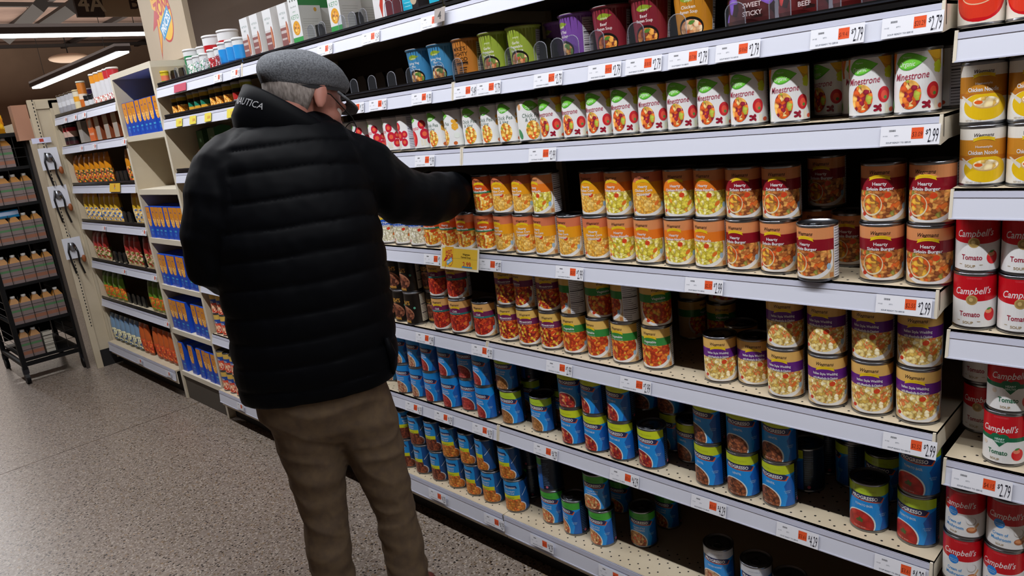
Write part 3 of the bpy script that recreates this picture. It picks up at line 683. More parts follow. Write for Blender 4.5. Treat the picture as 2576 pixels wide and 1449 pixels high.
row([(2309,'basil',.070,-.35),(2187,'basil',.068,-.05),(1963,'lent',.054,-.25),(1873,'lent',.050,-.1),(1791,'lent',.052,-.4),(1646,'pveg',.050,-.3),(1571,'pveg',.044,-.3),(1508,'pveg',.046,-.3),(1449,'pveg',.046,-.35),(1372,'pnod',.060,-.3),(1296,'pnod',.052,-.25),
 (1233,'pred',.038,-.4),(1190,'pred',.055,0),(1149,'pred',.040,-.35),(1101,'pred',.040,-.35),(1066,'pblu',.042,-.4),(1030,'pblu',.040,-.15),(994,'pblu',.09,-.15)],z,S6,'lower')
row([(2314,'basil',.070,-.15),(1963,'lent',.054,-.1),(1872,'lent',.050,.0),(1787,'lent',.052,-.45),(1566,'pveg',.044,-.45),(1500,'pveg',.046,-.6),(1442,'pveg',.046,.05),(1281,'pnod',.052,-.2),
 (1224,'pred',.038,-.5),(1180,'pred',.055,0),(1139,'pred',.040,-.4),(1092,'pred',.040,-.5),(1057,'pblu',.042,-.4),(1018,'pblu',.040,-.2)],z,S6,'upper',H1)
row([(1700,'lent',.16,-.6),(1742,'lent',.13,-.3),(1425,'pnod',.14,0),(2032,'lent',.15,-1.2),(2150,'basil',.22,-1.3),(2215,'basil',.20,-.2),(2085,'basil',.25,-1.2),(1345,'pnod',.15,-.4)],z,S6,'behind')
row([(1628,'lent',.14,.05),(1688,'lent',.15,-.1),(2150,'basil',.22,-1.4),(2060,'lent',.24,-1.2),(1342,'pnod',.15,-1.3)],z+H1,S6,'behind upper')
z=ZS[6]
row([(2086,'pwht',.050,-.1),(1990,'pwht',.046,-.1),(1906,'pwht',.060,0),(1812,'pwht',.070,0),(1622,'pgrn',.105,0),(1520,'pgrn',.042,-.3),(1452,'pgrn',.040,-.7),(1398,'pgrn',.048,-.25),
 (1304,'hch',.030,.1),(1247,'hch',.028,-.1),(1204,'hch',.028,-.3),(1158,'hch',.026,-.05),(1116,'hst',.026,-.3),(1075,'hst',.026,-.35),(1037,'hst',.026,-.1),(1003,'hst',.03,-.1)],z,S7,'lower')
row([(1506,'pgrn',.042,.0),(1388,'pgrn',.048,-1.3),(1289,'hch',.030,-.3),(1231,'hch',.028,-.6),(1189,'hch',.028,-.3),(1143,'hch',.026,0),(1102,'hst',.026,-.15),(1061,'hst',.026,-.2),(1023,'hst',.026,1.6)],z,S7,'upper',H1)
row([(1565,'pgrn',.21,-.1),(1683,'pgrn',.22,-.3),(1340,'pgrn',.12,-.9)],z,S7,'behind'); row([(1332,'pgrn',.12,-1.2)],z+H1,S7,'behind upper')
E_=''
def rowE(L,zs,sh,tier):
    for u,k,y,rot in L: place_can(k,at_uyz(u,y,zs),y,zs,rot,sh,tier)
rowE([(2470,'stom',.040,-.1),(2592,'stom',.040,-.1)],EL[0]+.05,'right bay top shelf','row')
rowE([(2471,'snod',.040,-.02),(2588,'snod',.040,-.05)],EL[1]+.05,'right bay second shelf','lower'); rowE([(2474,'snod',.040,-.05),(2592,'snod',.040,-.1)],EL[1]+.05+H2,'right bay second shelf','upper')
rowE([(2452,'ctom',.040,-.05),(2562,'ctom',.040,.02)],EL[2]+.05,'right bay third shelf','lower'); rowE([(2458,'ctom',.040,-.08),(2574,'ctom',.042,-.02)],EL[2]+.05+H2,'right bay third shelf','upper')
rowE([(2525,'chea',.045,-.25)],EL[3]+.05,'right bay fourth shelf','lower'); rowE([(2536,'chea',.045,.05)],EL[3]+.05+H2,'right bay fourth shelf','upper'); rowE([(2470,'ctom',.16,-.2)],EL[3]+.05,'right bay fourth shelf','behind'); rowE([(2470,'ctom',.16,-.2)],EL[3]+.05+H2,'right bay fourth shelf','behind upper')
rowE([(2422,'cmus',.040,-.1),(2520,'cmus',.040,-.3)],EL[4]+.05,'right bay fifth shelf','lower'); rowE([(2428,'cmus',.040,-.3),(2532,'cmus',.040,-.1)],EL[4]+.05+H2,'right bay fifth shelf','upper')
# pasta tins low in the narrow bay
def rowx(xs,k,y,zs,sh,tier): 
    for x in xs: place_can(k,x,y,zs,random.uniform(-.15,.15),sh,tier)
PX=[-3.30+.0745*i for i in range(9)]
for zz,sh in ((.475,'narrow bay sixth shelf'),(.175,'narrow bay base')):
    rowx(PX,'pasta',.042 if zz>.3 else .015,zz,sh,'lower'); rowx(PX,'pasta',.042 if zz>.3 else .015,zz+.108,sh,'upper')
# neighbours touch but never cut into each other
for _ in range(40):
    for i,(a,ka,sa,ta,_x) in enumerate(CANS):
        for b,kb,sb,tb,_y in CANS[i+1:]:
            if abs(a.location.z-b.location.z)>.09: continue
            dx=b.location.x-a.location.x; dy=b.location.y-a.location.y
            if abs(dx)>.08 or abs(dy)>.08: continue
            need=(LAB[ka][1]+LAB[kb][1])*1.012+.0004; d=math.hypot(dx,dy)
            if 1e-6<d<need:
                m=(need-d)/2; ux,uy=dx/d,dy/d
                a.location.x-=ux*m; a.location.y-=uy*m; b.location.x+=ux*m; b.location.y+=uy*m
cat={'behind':'set back','behind upper':'back stack','lower':'lower layer','upper':'upper layer','row':''}
bykey={}
for o,k,sh,ti,x in CANS: bykey.setdefault((k,sh,ti),[]).append((x,o))
for (k,sh,ti),L in bykey.items():
    L.sort(key=lambda t:-t[0]); d=DES[k][1]; t=cat[ti]
    for i,(x,o) in enumerate(L):
        if len(L)==1: lab=d+(', '+t if t else '')+', on '+sh
        else: lab=d+', '+ORD[i]+' such can from right, '+(t+', ' if t else '')+sh
        lab=lab.replace('such can ','')
        tag(o,lab,'can','%ss on %s'%(d,sh) if len(L)>1 else None)
# ================================================================ price tags
TAGM={}; TAGS=[]
TILT=-math.atan(.010/.044)
def tag_meshes(price,unit,wide):
    k=(price,unit,wide)
    if k in TAGM: return TAGM[k]
    w=.094 if wide else .080; hh=.034
    c=MB().box(-w/2,w/2,-.0004,0,-hh/2,hh/2,M('#e4e5ec',.35)).mesh('price_card')
    A=Art(1,1,-1); x=-w/2
    A.text('IIIIIIIII',x+.019,.009,.0035,'#30343c',.02,0,maxw=.020); A.text('SOUP READY TO SERVE',x+.03,-.0115,.0028,'#4a5568',.01,0,maxw=.04); A.text('19 OZ',x+.008,.0,.0022,'#6a7484',0,0,maxw=.008); A.text('0771',x+.026,.0,.0026,'#6a7484',0,0,maxw=.009)
    a=A.flat('fine_print',-.0005)
    B=Art(1,1,-1); q=x+w*.53
    B.rect(q,q+w*.2,-.0065,.0125,'#e0562c'); B.text(unit,q+w*.1,.0015,.0085,'#5a1c10',.0,.1,maxw=w*.17)
    b=B.flat('unit_price_patch',-.0005)
    D=Art(1,1,-1); D.text('$',x+w*.785,.0045,.008,'#23232e',.01,.1,maxw=.004); D.text(price,x+w*.89,-.001,.0245,'#23232e',.0,.12,maxw=w*.17)
    d=D.flat('price_figures',-.0005)
    TAGM[k]=(c,a,b,d); return TAGM[k]
def price_tag(u,zl,price,unit,where,wide=True,base=False,dz=.0,y=None):
    z=zl+(.030 if base else .0185)+dz; yy=(-.0415 if base else -.0126) if y is None else y
    x=at_uyz(u,yy,z); c,a,b,d=tag_meshes(price,unit,wide)
    r=link('price_tag',c,None,(x,yy,z)); r.rotation_euler=(-.097 if base else TILT,0,0)
    link('fine_print',a,r); link('unit_price_patch',b,r); link('price_figures',d,r)
    TAGS.append((r,price,unit,where,x)); return r
for u in (817,932,1085): price_tag(u,ZL[0],'3.49','$7','top rail')
for u in (548,592): price_tag(u,ZL[0],'2.19','$6','top rail of the narrow bay',False)
for u,p,q in ((895,'1.25','$8'),(950,'1.25','$8'),(1060,'1.99','$9'),(1170,'3.49','$26'),(1228,'3.79','$27'),(1378,'2.79','$17'),(1520,'2.79','$18.29'),(1618,'2.79','$18.00'),(1730,'2.79','$17.86'),(1855,'2.79','$18.60'),(2105,'2.79','$19.41'),(2294,'2.79','$20.29')): price_tag(u,ZL[1],p,q,'second rail')
for u,q in ((1068,'$3.09'),(1364,'$3.09'),(2288,'$3.09')): price_tag(u,ZL[2],'2.99',q,'third rail')
for u,q in ((1090,'$2.55'),(1232,'$2.55'),(1432,'$2.57'),(1770,'$2.57'),(2272,'$2.55')): price_tag(u,ZL[3],'2.99',q,'fourth rail')
for u,q in ((1068,'$2.27'),(1212,'$2.52'),(1406,'$2.52'),(1598,'$2.52'),(2287,'$2.52')): price_tag(u,ZL[4],'2.99',q,'fifth rail')
for u,q in ((1040,'$3.61'),(1115,'$3.61'),(1213,'$3.61'),(1372,'$3.61'),(1570,'$3.61'),(1782,'$3.61'),(2005,'$3.61'),(2262,'$3.61')): price_tag(u,ZL[5],'4.29',q,'sixth rail')
for u,q in ((1100,'$3.61'),(1243,'$3.61'),(1363,'$3.71'),(1540,'$3.71')): price_tag(u,BASEL,'4.29',q,'base rail',base=True)
for u in (605,690): price_tag(u,BASEL,'1.29','$1.37','base rail of the narrow bay',False,True)
for u in (352,424): price_tag(u,BASEL,'2.49','$4','base rail left of the bookcase',False,True)
price_tag(2468,EL[3],'2.79','$4.15','right bay rail')
for zl,us in zip(DL,((165,189,212),(205,238,312),(),(262,362),(312,388),(420,))):
    for u in us: price_tag(u,zl,'2.49','$4','pouch bay rail',False)
byw={}
for r,p,q,w,x in TAGS: byw.setdefault(w,[]).append((x,r,p))
for w,L in byw.items():
    L.sort(key=lambda t:-t[0])
    for i,(x,r,p) in enumerate(L): tag(r,'white $%s price tag, %s from right, %s'%(p,ORD[i],w),'price tag','price tags in the %s'%w)
def plain_card(name,u0,u1,z0,z1,y,col,label,cat,art=None,rotx=TILT):
    zc=(z0+z1)/2; xa=at_uyz(u0,y,zc); xb=at_uyz(u1,y,zc); w=xb-xa
    o=link(name,MB().box(-w/2,w/2,-.0006,0,-(z1-z0)/2,(z1-z0)/2,M(col,.4)).mesh(name),None,((xa+xb)/2,y,zc)); o.rotation_euler=(rotx,0,0)
    if art:
        A=Art(1,1,-1); art(A,w,z1-z0); link('printed_text',A.flat('printed_text',-.0007),o)
    return tag(o,label,cat)
def promo(A,w,h):
    A.rect(-w*.46,w*.46,-h*.4,h*.42,'#e3b93a'); A.rect(-w*.2,w*.46,-h*.02,h*.02,'#cfa93a')
    burst(A,-w*.27,-.004,.17)
    A.text('Wegmans',w*.18,h*.2,.006,'#3a2c10',.01,0,maxw=w*.3); A.text('Canned Soup',w*.17,h*.08,.006,'#3a2c10',.01,0,maxw=w*.36)
    A.text('2.99',w*.2,-h*.22,.0155,'#c2452a',.02,0,maxw=w*.3); A.rect(w*.08,w*.34,-h*.37,-h*.31,'#3a8fc4')
plain_card('promotion_card',1109,1205,ZL[3]-.004,ZL[3]+.066,-.0175,'#ded6c4','yellow promotional price card with red burst below the reaching arm','sign',promo)
def ycard(A,w,h): A.rect(-w*.3,w*.3,-h*.3,h*.3,'#c2452a')
n=0
for u0,u1 in ((443,458),(477,493),(515,531),(571,592),(606,622)):
    plain_card('sale_tag',u0,u1,1.512,1.548,-.0125,'#ddcc3c','yellow sale tag, %s from left on narrow bay second rail'%ORD[n],'price tag',lambda A,w,h:A.text('5.00',.15*w,0,.012,'#c2452a',.02,0,maxw=w*.5))['group']='yellow sale tags on the narrow bay'; n+=1
plain_card('sale_tag',276,302,1.213,1.262,-.0125,'#e0b53a','yellow sale tag with red figures below the orange pouches','price tag',lambda A,w,h:burst(A,0,0,.10))
plain_card('rail_insert',438,468,1.659,1.693,-.0125,'#b8204a','magenta insert in the top rail of the narrow bay','price tag')
plain_card('aisle_number_clip',1093,1119,1.665,1.702,-.019,'#8f8580','small grey clip numbered four on the top rail','sign',lambda A,w,h:A.text('4',0,0,.02,'#26201e',.03,0))
# ================================================================ packaging kinds
def duptree(root,loc,rz=0):
    n=root.copy(); COL.objects.link(n); n.location=loc; n.rotation_euler=(0,0,rz)
    for c in list(root.children):
        d=c.copy(); COL.objects.link(d); d.parent=n
    return n
PK={}
def put(key,maker,loc,rz=0):
    if key not in PK: PK[key]=maker(); o=PK[key]; o.location=loc; o.rotation_euler=(0,0,rz); return o
    return duptree(PK[key],loc,rz)
def cup(body,art,side='#bfc0c6',rb=.036,rt=.0445,h=.106):
    def mk():
        o=link('noodle_cup',MB().lathe([(0,.002),(rb-.002,.002),(rb-.001,0),(rb,.001),(rt,h-.004),(rt+.003,h-.003),(rt+.003,h),(rt+.001,h+.001)],M(body,.45)).mesh('noodle_cup'))
        A=Art(h-.008,PI*.042,.004); rf=lambda z:rb+(rt-rb)*(z/h)+.0002
        A.rect(-.132,.132,.004,h-.008,body); art(A); facts(A,.05,.082,.006,h-.012,side)
        link('cup_print',A.wrap('cup_print',rf),o)
        link('foil_lid',MB().lathe([(0,h+.0012),(rt+.002,h+.0012),(rt+.0035,h-.0005)],M('#b9b0b0',.3,.5)).mesh('foil_lid'),o)
        return o
    return mk
def cupart(title,bowl):
    def f(A):
        A.leaf(-.004,.083,.036,.007,'#8aa02c',.08); A.text('simply',-.004,.080,.005,'#e9edd0',.0,.2,maxw=.018)
        zz=.067
        for t in title: A.text(t,-.006,zz,.0068,'#ece8e4',.01,.05,maxw=.038); zz-=.0095
        A.ell(-.003,.025,.0285,.0225,'#1a1614'); A.ell(-.003,.023,.025,.019,food(bowl,120)); A.leaf(.0,.036,.016,.004,'#5f8f3a',.3)
        A.rect(-.045,-.034,.02,.09,'#3a2a22' if bowl[0]=='#d89a4a' else '#8f8a80') if False else None
    return f
def brownart(A):
    A.rect(-.06,-.038,.004,.098,'#d9d4cc'); 
    for i,t in enumerate(("MIKE'S",'MIGHTY','GOOD')): A.text(t,.0,.080-i*.014,.0105,'#2a1a10',.02,0,maxw=.048)
    A.rect(-.022,.022,.036,.045,'#2a1a10'); A.text('CRAFT RAMEN',0,.038,.005,'#b9783a',.01,0,maxw=.04)
    for i in range(4): A.rect(-.018+.004*i,.012+.002*i,.010+.006*i,.013+.006*i,'#4a2f1c')
    A.rect(-.032,-.030,.01,.095,'#4a2f1c')
CUPS=[(1071,'blue',.052),(1125,'blue',.052),(1187,'brown',.055),(1255,'lime',.055),(1326,'lime',.06),(1422,'purple',.135),(1461,'purple',.055),(1545,'beef',.055),(1644,'beef',.055),(1753,'chick',.055)]
BW=['#d89a4a','#b8602a','#e6c48a','#7a4a24','#c98a50','#5f7a34']
CK={'blue':('#3f86b4',['Spring Veg','Pho','Noodle Soup'],BW,'sky blue noodle cup'),'lime':('#93a63c',['Garlic','Vegetable','Noodle Soup'],['#c98a60','#b05a3a','#8f7a50','#d8b088','#6a7a3a'],'lime green noodle cup'),
'purple':('#75489a',['Pad Thai','Noodle Soup'],BW,'purple noodle cup'),'beef':('#7f2430',['Beef','Ramen Soup'],['#d88a3a','#7a3a2a','#b8602a','#5a2a24','#e0a04a'],'dark red beef ramen cup'),'chick':('#c5821f',['Chicken','Ramen Soup'],['#d9a878','#e0b890','#c98a5a','#d06a3a','#e6cca8'],'orange chicken ramen cup')}
seen={}
for u,k,y in CUPS[::-1]:
    z=ZS[1]+.0042; x=at_uyz(u,y,z)
    if k=='brown': o=put('brown',cup('#b9742f',brownart,'#c8bfb4'),(x,y,z),.15); lab='kraft brown ramen cup with black lettering'
    else:
        c=CK[k]; o=put('cup'+k,cup(c[0],cupart(c[1],c[2])),(x,y,z),.32 if k!='purple' else -.3); lab=c[3]
    seen[k]=seen.get(k,0)+1
    many=sum(1 for e in CUPS if e[1]==k)>1
    tag(o,lab+(', %s from right of its colour'%ORD[seen[k]-1] if many else '')+', on the second shelf','cup',lab+'s' if many else None)
def boxpack(name,w,d,h,body,art,part='front_print',gable=False,side=None):
    def mk():
        m=MB().box(-w/2,w/2,0,d,0,h,M(body,.4))
        if gable: m.add([(-w/2,0,h),(w/2,0,h),(w/2,d,h),(-w/2,d,h),(-w/2,d/2,h+.012),(w/2,d/2,h+.012)],[(0,1,5,4),(2,3,4,5),(0,4,3),(1,2,5)],M(body,.4))
        o=link(name,m.mesh(name)); A=Art(h,w/2,0); art(A,w,h); link(part,A.flat(part,-.0001),o)
        if side:
            B=Art(h,d,0); side(B,d,h); link('side_print',B.flat('side_print',w/2+.0001,'x'),o)
        return o
    return mk
def slab_pouch(name,w,d,h,bands,art=None):
    """pillow pouch; bands: list of (upto fraction, colour)"""
    def mk():
        nx,nz=8,12; m=MB()
        for s in (-1,1):
            vs=[(-w/2+w*i/nx+.002*math.sin(j*2.1),s*d/2*(math.sin(PI*i/nx)**.6)*(math.sin(PI*(.06+.94*j/nz))**.45 if j<nz else 0)+d/2,h*j/nz) for j in range(nz+1) for i in range(nx+1)]
            for (lo,hi,c) in bands:
                fs=[]
                for j in range(nz):
                    if lo<=(j+.5)/nz<hi:
                        for i in range(nx):
                            q=(j*(nx+1)+i,j*(nx+1)+i+1,(j+1)*(nx+1)+i+1,(j+1)*(nx+1)+i); fs.append(q if s<0 else q[::-1])
                m.add(vs,fs,c if not isinstance(c,str) else M(c,.28),True)
        o=link(name,m.mesh(name)); return o
    return mk
GR=[]
def putn(key,mk,L,z,lab,cat,where,y=.02,rz=0,ordd='from left'):
    """place repeats at picture columns L on the shelf surface z"""
    for i,u in enumerate(L):
        yy=y
        if isinstance(u,tuple): u,yy=u
        xx=at_uyz(u,yy,z)
        if 'pouch bay' in where: xx=max(-5.105,min(-3.998,xx))
        lift=.0040 if ('narrow bay' in where or 'top shelf' in where or 'second shelf' in where) else .0006
        o=put(key,mk,(xx,yy,z+lift),rz)
        t=lab if len(L)==1 else '%s, %s %s'%(lab,ORD[i],ordd)
        tag(o,t+', '+where,cat,'%ss, %s'%(lab,where) if len(L)>1 else None)
# ---- top shelf: broth cartons
def ketoart(A,w,h):
    A.rect(-w/2,w/2,0,h,'#d8d9da'); A.text('Bone Broth',0,h*.80,.006,'#3a4a48',.0,0,maxw=w*.6); A.text('KETO',0,h*.60,.015,'#3f8a5a',.0,0,maxw=w*.8); A.text('SIMPLY',0,h*.70,.005,'#3f8a5a',0,0)
    A.ell(0,h*.38,w*.36,w*.36,'#d99a2a'); A.ell(0,h*.37,w*.24,w*.24,food(['#c98a3a','#8a5a2a','#e0b050'],120)); A.rect(-w/2,w/2,0,h*.2,'#3f9a52')
    for i in (-1,0,1): A.ell(i*w*.25,h*.92,.003,.004,'#2a2a2a')
def ketoside(A,w,h):
    A.rect(0,w,0,h,'#a8a8a4'); A.rect(0,w,h*.8,h,'#2f6a3a'); A.ell(w*.75,h*.72,.006,.007,'#a07a2a'); A.lines(.01,w-.01,[h*.2+.008*i for i in range(8)],'#85867f',.0006,.4)
def sliceart(A,w,h):
    A.rect(-w/2,w/2,0,h,'#c9c6c6'); A.rect(-w/2,w/2,h*.55,h,'#d9dadc'); A.text('KETTLE &',0,h*.80,.007,'#3a6a60',.0,.2,maxw=w*.8); A.text('FIRE',0,h*.70,.007,'#3a6a60',.0,.2)
    A.rect(-w/2,w*.2,h*.1,h*.5,'#8a5a58'); A.rect(-w*.45,w*.15,h*.38,h*.44,'#bfb2b0'); A.rect(-w*.45,w*.1,h*.24,h*.28,'#bfb2b0'); A.ell(w*.28,h*.38,w*.13,h*.24,'#a8553a'); A.ell(w*.24,h*.38,w*.08,h*.2,'#c98a6a')
    for i in range(4): A.ell(-w*.35+i*w*.2,h*.05,.003,.004,'#e0e0e2')
def spiceart(A,w,h):
    A.rect(-w/2,w/2,0,h,'#221f22'); A.rect(-w/2,w/2,h*.72,h*.80,'#6a1a24'); A.text("SMOOTH",0,h*.55,.008,'#b8b4b4',.01,0,maxw=w*.8); A.rect(-w/2,w*.1,h*.12,h*.42,'#1fa6c4'); A.ell(w*.22,h*.3,w*.2,w*.2,'#b8a68f'); A.lines(-w*.4,0,[h*.2,h*.27,h*.34],'#8fd4e2',.001)
def redart(A,w,h):
    A.rect(-w/2,w/2,0,h,'#d8d6d8'); A.text('ME',-w*.1,h*.72,.014,'#262022',.02,0); A.text('RE',-w*.1,h*.55,.014,'#262022',.02,0); A.poly([(w*.0,h*.35),(w*.45,h*.75),(w*.5,h*.7),(w*.15,h*.1)],'#b83a2c'); A.rect(-w/2,w/2,h*.93,h,'#b83a2c')
z=ZS[0]+.0; where='on the top shelf'
putn('slice',boxpack('broth_carton',.062,.075,.158,'#cfcdcb',sliceart,gable=True),[631,656,689,727],z,'white broth carton with red slices','carton',where,y=.022)
putn('keto',boxpack('broth_carton',.066,.085,.168,'#cfcfcd',ketoart,gable=True,side=ketoside),[756,(781,.115),(846,.022),(893,.115),(862,.03)][:1]+[(800,.12),(852,.022),(905,.12)],z,'white broth carton with green KETO lettering','carton',where,y=.022)
putn('redc',boxpack('broth_carton',.062,.075,.158,'#8a2430',redart,gable=True),[(962,.03)],z,'white carton with red chilli and black lettering','carton',where)
putn('spice',boxpack('broth_carton',.072,.06,.14,'#29262a',spiceart),[1037,1104],z,'black carton with turquoise panel','carton',where,y=.02)
putn('yel',slab_pouch('food_pouch',.07,.04,.12,[(0,1,'#b8b020')]),[(1162,.03)],z,'yellow pouch','pouch',where)
# ---- small tubs and tins: lathe with bands
def jar(name,r,h,bands,lid='#c9cacc',taper=1.0):
    def mk():
        m=MB(); m.lathe([(0,.001),(r*taper*.97,.001),(r*taper,.003)],M(bands[0][2],.4),20)
        for lo,hi,c in bands: m.lathe([(r*(taper+(1-taper)*lo),h*lo if lo else .003),(r*(taper+(1-taper)*hi),h*hi)],c if not isinstance(c,str) else M(c,.35),20)
        o=link(name,m.mesh(name)); link('lid',MB().lathe([(r,h),(r*1.05,h),(r*1.05,h+.008),(r*.98,h+.010),(0,h+.010)],M(lid,.4),20).mesh('lid'),o); return o
    return mk
w2='narrow bay top shelf'
putn('j1',jar('soup_tub',.024,.075,[(0,.15,'#2a8a60'),(.15,.75,food(['#c9cdd0','#2f8a62','#dfe3e3'],180)),(.75,1,'#d8dadc')],'#d8dadc'),[493,508,525],z,'small green and white tub','tub',w2,y=.04)
putn('j2',jar('soup_tub',.024,.08,[(0,.2,'#a8a2a8'),(.2,.7,food(['#b02a34','#d8d0d4','#8f2028'],180)),(.7,1,'#d8dadc')],'#d8dadc'),[546,563],z,'small red and white tub','tub',w2,y=.04)
putn('j3',jar('soup_tub',.026,.092,[(0,.25,'#205aa0'),(.25,.8,'#2a8fd8'),(.8,1,'#d8dadc')],'#d8dadc'),[575,594,612],z,'bright blue and white tub','tub',w2,y=.04)
putn('j4',jar('bouillon_canister',.040,.145,[(0,.2,'#1f6a3a'),(.2,.85,'#1f7a48'),(.85,1,'#d8dadc')],'#dcdcde'),[(499,.17),(533,.20)],z,'tall green canister with white lid','canister',w2)
putn('j5',jar('bouillon_canister',.045,.165,[(0,.2,'#8f1820'),(.2,.8,'#b0181f'),(.8,1,'#d8d8da')],'#dcdcde'),[(554,.15),(592,.15)],z,'large red canister with white lid','canister',w2)
putn('j6',jar('soup_tub',.02,.06,[(0,.4,'#8ab82a'),(.4,.8,'#e07a5a'),(.8,1,'#d8c02a')],'#d8c02a'),[420],z,'tiny yellow tub','tub',w2,y=.05)
z2=1.558+.0; w3='narrow bay second shelf'
putn('s1',jar('snack_tin',.0235,.080,[(0,.12,'#1a1715'),(.12,.6,food(['#e0962a','#c97a1f','#e6c070'],150)),(.6,.8,'#14110f'),(.8,1,'#b89a2a')],'#8f8f94'),[452,466,(548,.04),(563,.04),(583,.04)],z2,'small amber and black tin','tin',w3,y=.04)
putn('s2',jar('snack_tin',.0235,.080,[(0,.12,'#1a1715'),(.12,.35,'#d8a030'),(.35,.6,'#1f7a60'),(.6,.8,'#14110f'),(.8,1,'#b89a2a')],'#8f8f94'),[493,508,524],z2,'small green and black tin','tin',w3,y=.04)
putn('s3',jar('snack_tin',.0235,.080,[(0,.25,'#8f9098'),(.25,.6,'#b02c28'),(.6,.8,'#14110f'),(.8,1,'#8a8a2a')],'#8f8f94'),[606,628],z2,'small red and black tin','tin',w3,y=.04)
z3=1.302; w4='narrow bay third shelf'
def greenart(A,w,h): A.rect(-w/2,w/2,0,h,'#245a34'); A.rect(-w/2,w/2,h*.1,h*.3,'#3a9a4a'); A.text('M',0,h*.75,.02,'#a8d8b0',.02,0); A.rect(-w*.4,w*.4,h*.45,h*.5,'#7ab88a')
putn('gb',boxpack('soup_carton',.07,.08,.18,'#1f4a2c',greenart,gable=True),[(520,.12),(550,.03),(548,.2)],z3,'dark green carton','carton',w4)
putn('op',slab_pouch('food_pouch',.06,.03,.09,[(0,.5,'#e0622a'),(.5,1,'#d8572a')]),[(508,.05)],z3,'small orange pouch','pouch',w4)
# ---- bags at the right of the second shelf
def bag(name,w,h,a,b,seed,words,ink='#c9b8b8'):
    f=food([b,a,b,'#2a1414',b],55)
    def mk():
        o=slab_pouch(name,w,.055,h,[(0,.16,b),(.16,.7,f),(.7,1,a)])()
        A=Art(h,w/2,0)
        for i,t in enumerate(words): A.text(t,w*.12,h*(.34-.11*i),.009,ink,.02,0,maxw=w*.5)
        link('bag_lettering',A.flat('bag_lettering',-.003),o)
        # clear glossy seal down the right side
        link('side_seal',MB().box(w/2-.006,w/2+.002,.02,.026,0,h,M('#8f8a94',.2)).mesh('side_seal'),o); return o
    return mk
z=ZS[1]
putn('bag1',bag('rice_bag',.108,.142,'#7a55b8','#4a2224',1,['SWEET','STICKY']),[(1880,.022)],z,'purple and maroon rice bag','bag','on the second shelf')
putn('bag2',bag('rice_bag',.108,.142,'#c03a34','#5a1a1c',2,['SPICY','BEEF']),[(2009,.022),(2152,.022)],z,'red and maroon rice bag','bag','on the second shelf')
# ---- pusher trays
def lens_mk():
    o=link('shelf_pusher',MB().box(-.006,.006,-.03,.24,0,.003,BLACK).mesh('pusher_track'))
    w,h=.021,.060; P=[(-w,.0)]+[(-w*math.cos(t),h-w*.8+w*.8*math.sin(t)) for t in [PI*i/8 for i in range(9)]]+[(w,0)]
    m=MB(); n=len(P)
    vs=[(x,-.0305,z) for x,z in P]+[(x,-.0288,z) for x,z in P]; m.add(vs,[tuple(range(n)),tuple(range(n,2*n))[::-1]],CLEAR); link('clear_lens',m.mesh('clear_lens'),o)
    m=MB(); m.tube([(x,-.0297,z) for x,z in P],.0011,CLEARRIM,5); link('lens_rim',m.mesh('lens_rim'),o); return o
def paddle_mk():
    w,h=.027,.068; P=[(-w,0),(-w,h*.75),(-w*.6,h),(w*.6,h),(w,h*.75),(w,0)]
    o=link('pusher_paddle',MB().add([(x,0,z) for x,z in P]+[(x,.012,z) for x,z in P],[tuple(range(6)),(11,10,9,8,7,6)]+[(i,i+6,(i+1)%6+6,(i+1)%6) for i in range(6)],BLACK).mesh('pusher_paddle')); return o
def pushers(L,z,where,y=.034):
    for i,u in enumerate(L): 
        o=put('lens',lens_mk,(at_uyz(u,.004,z+.02),y,z+.0006)); tag(o,'clear plastic shelf pusher front, %s from left, %s'%(ORD[i],where),'shelf pusher','clear pusher fronts, '+where)
def paddles(L,z,where,y=.075):
    for i,u in enumerate(L):
        o=put('paddle',paddle_mk,(at_uyz(u,y,z+.03),y,z+.0036)); tag(o,'black pusher paddle, %s from left, %s'%(ORD[i],where),'shelf pusher','black pusher paddles, '+where)
def ledge(x0,x1,z,where):
    o=MB().box(x0,x1,.0005,.003,z+.0005,z+.018,BLACK).box(x0,x1,.003,.008,z+.0005,z+.006,BLACK).box(x0,x1,-.0015,.0005,z+.012,z+.015,M('#2a2c33',.2)).build('tray_ledge'); tag(o,'black plastic tray ledge along '+where,'tray ledge')
for x0,x1,z,wh in ((-1.215,-.012,ZS[1],'the second shelf of the near bay'),(-2.435,-1.225,ZS[1],'the second shelf behind the man'),(-1.215,-.012,ZS[0],'the top shelf of the near bay'),(-2.435,-1.225,ZS[0],'the top shelf behind the man'),(-3.335,-2.445,ZS[0],'the top shelf of the narrow bay'),(-3.335,-2.445,1.558,'the second shelf of the narrow bay'),(-3.335,-2.445,1.302,'the third shelf of the narrow bay')): ledge(x0,x1,z,wh)
pushers([893,938,987,1035,1107,1153,1222,1287,1361,1404,1440,1503,1601,1705],ZS[1],'second shelf left of bags')
pushers([1850,1962,2085,2200,2270],ZS[1],'second shelf at the bags')
paddles([(912),(958),(1008),(1310),(1375)],ZS[1],'second shelf')
pushers([785,812,862,888,915,980,1000],ZS[0],'top shelf above the man')
paddles([802,868,898,965,985],ZS[0],'top shelf above the man')
paddles([437,457],ZS[0],'narrow bay top shelf'); pushers([446,470,500,520,552],ZS[0],'narrow bay top shelf'); paddles([478],1.558,'narrow bay second shelf')
paddles([494],1.302,'narrow bay third shelf')
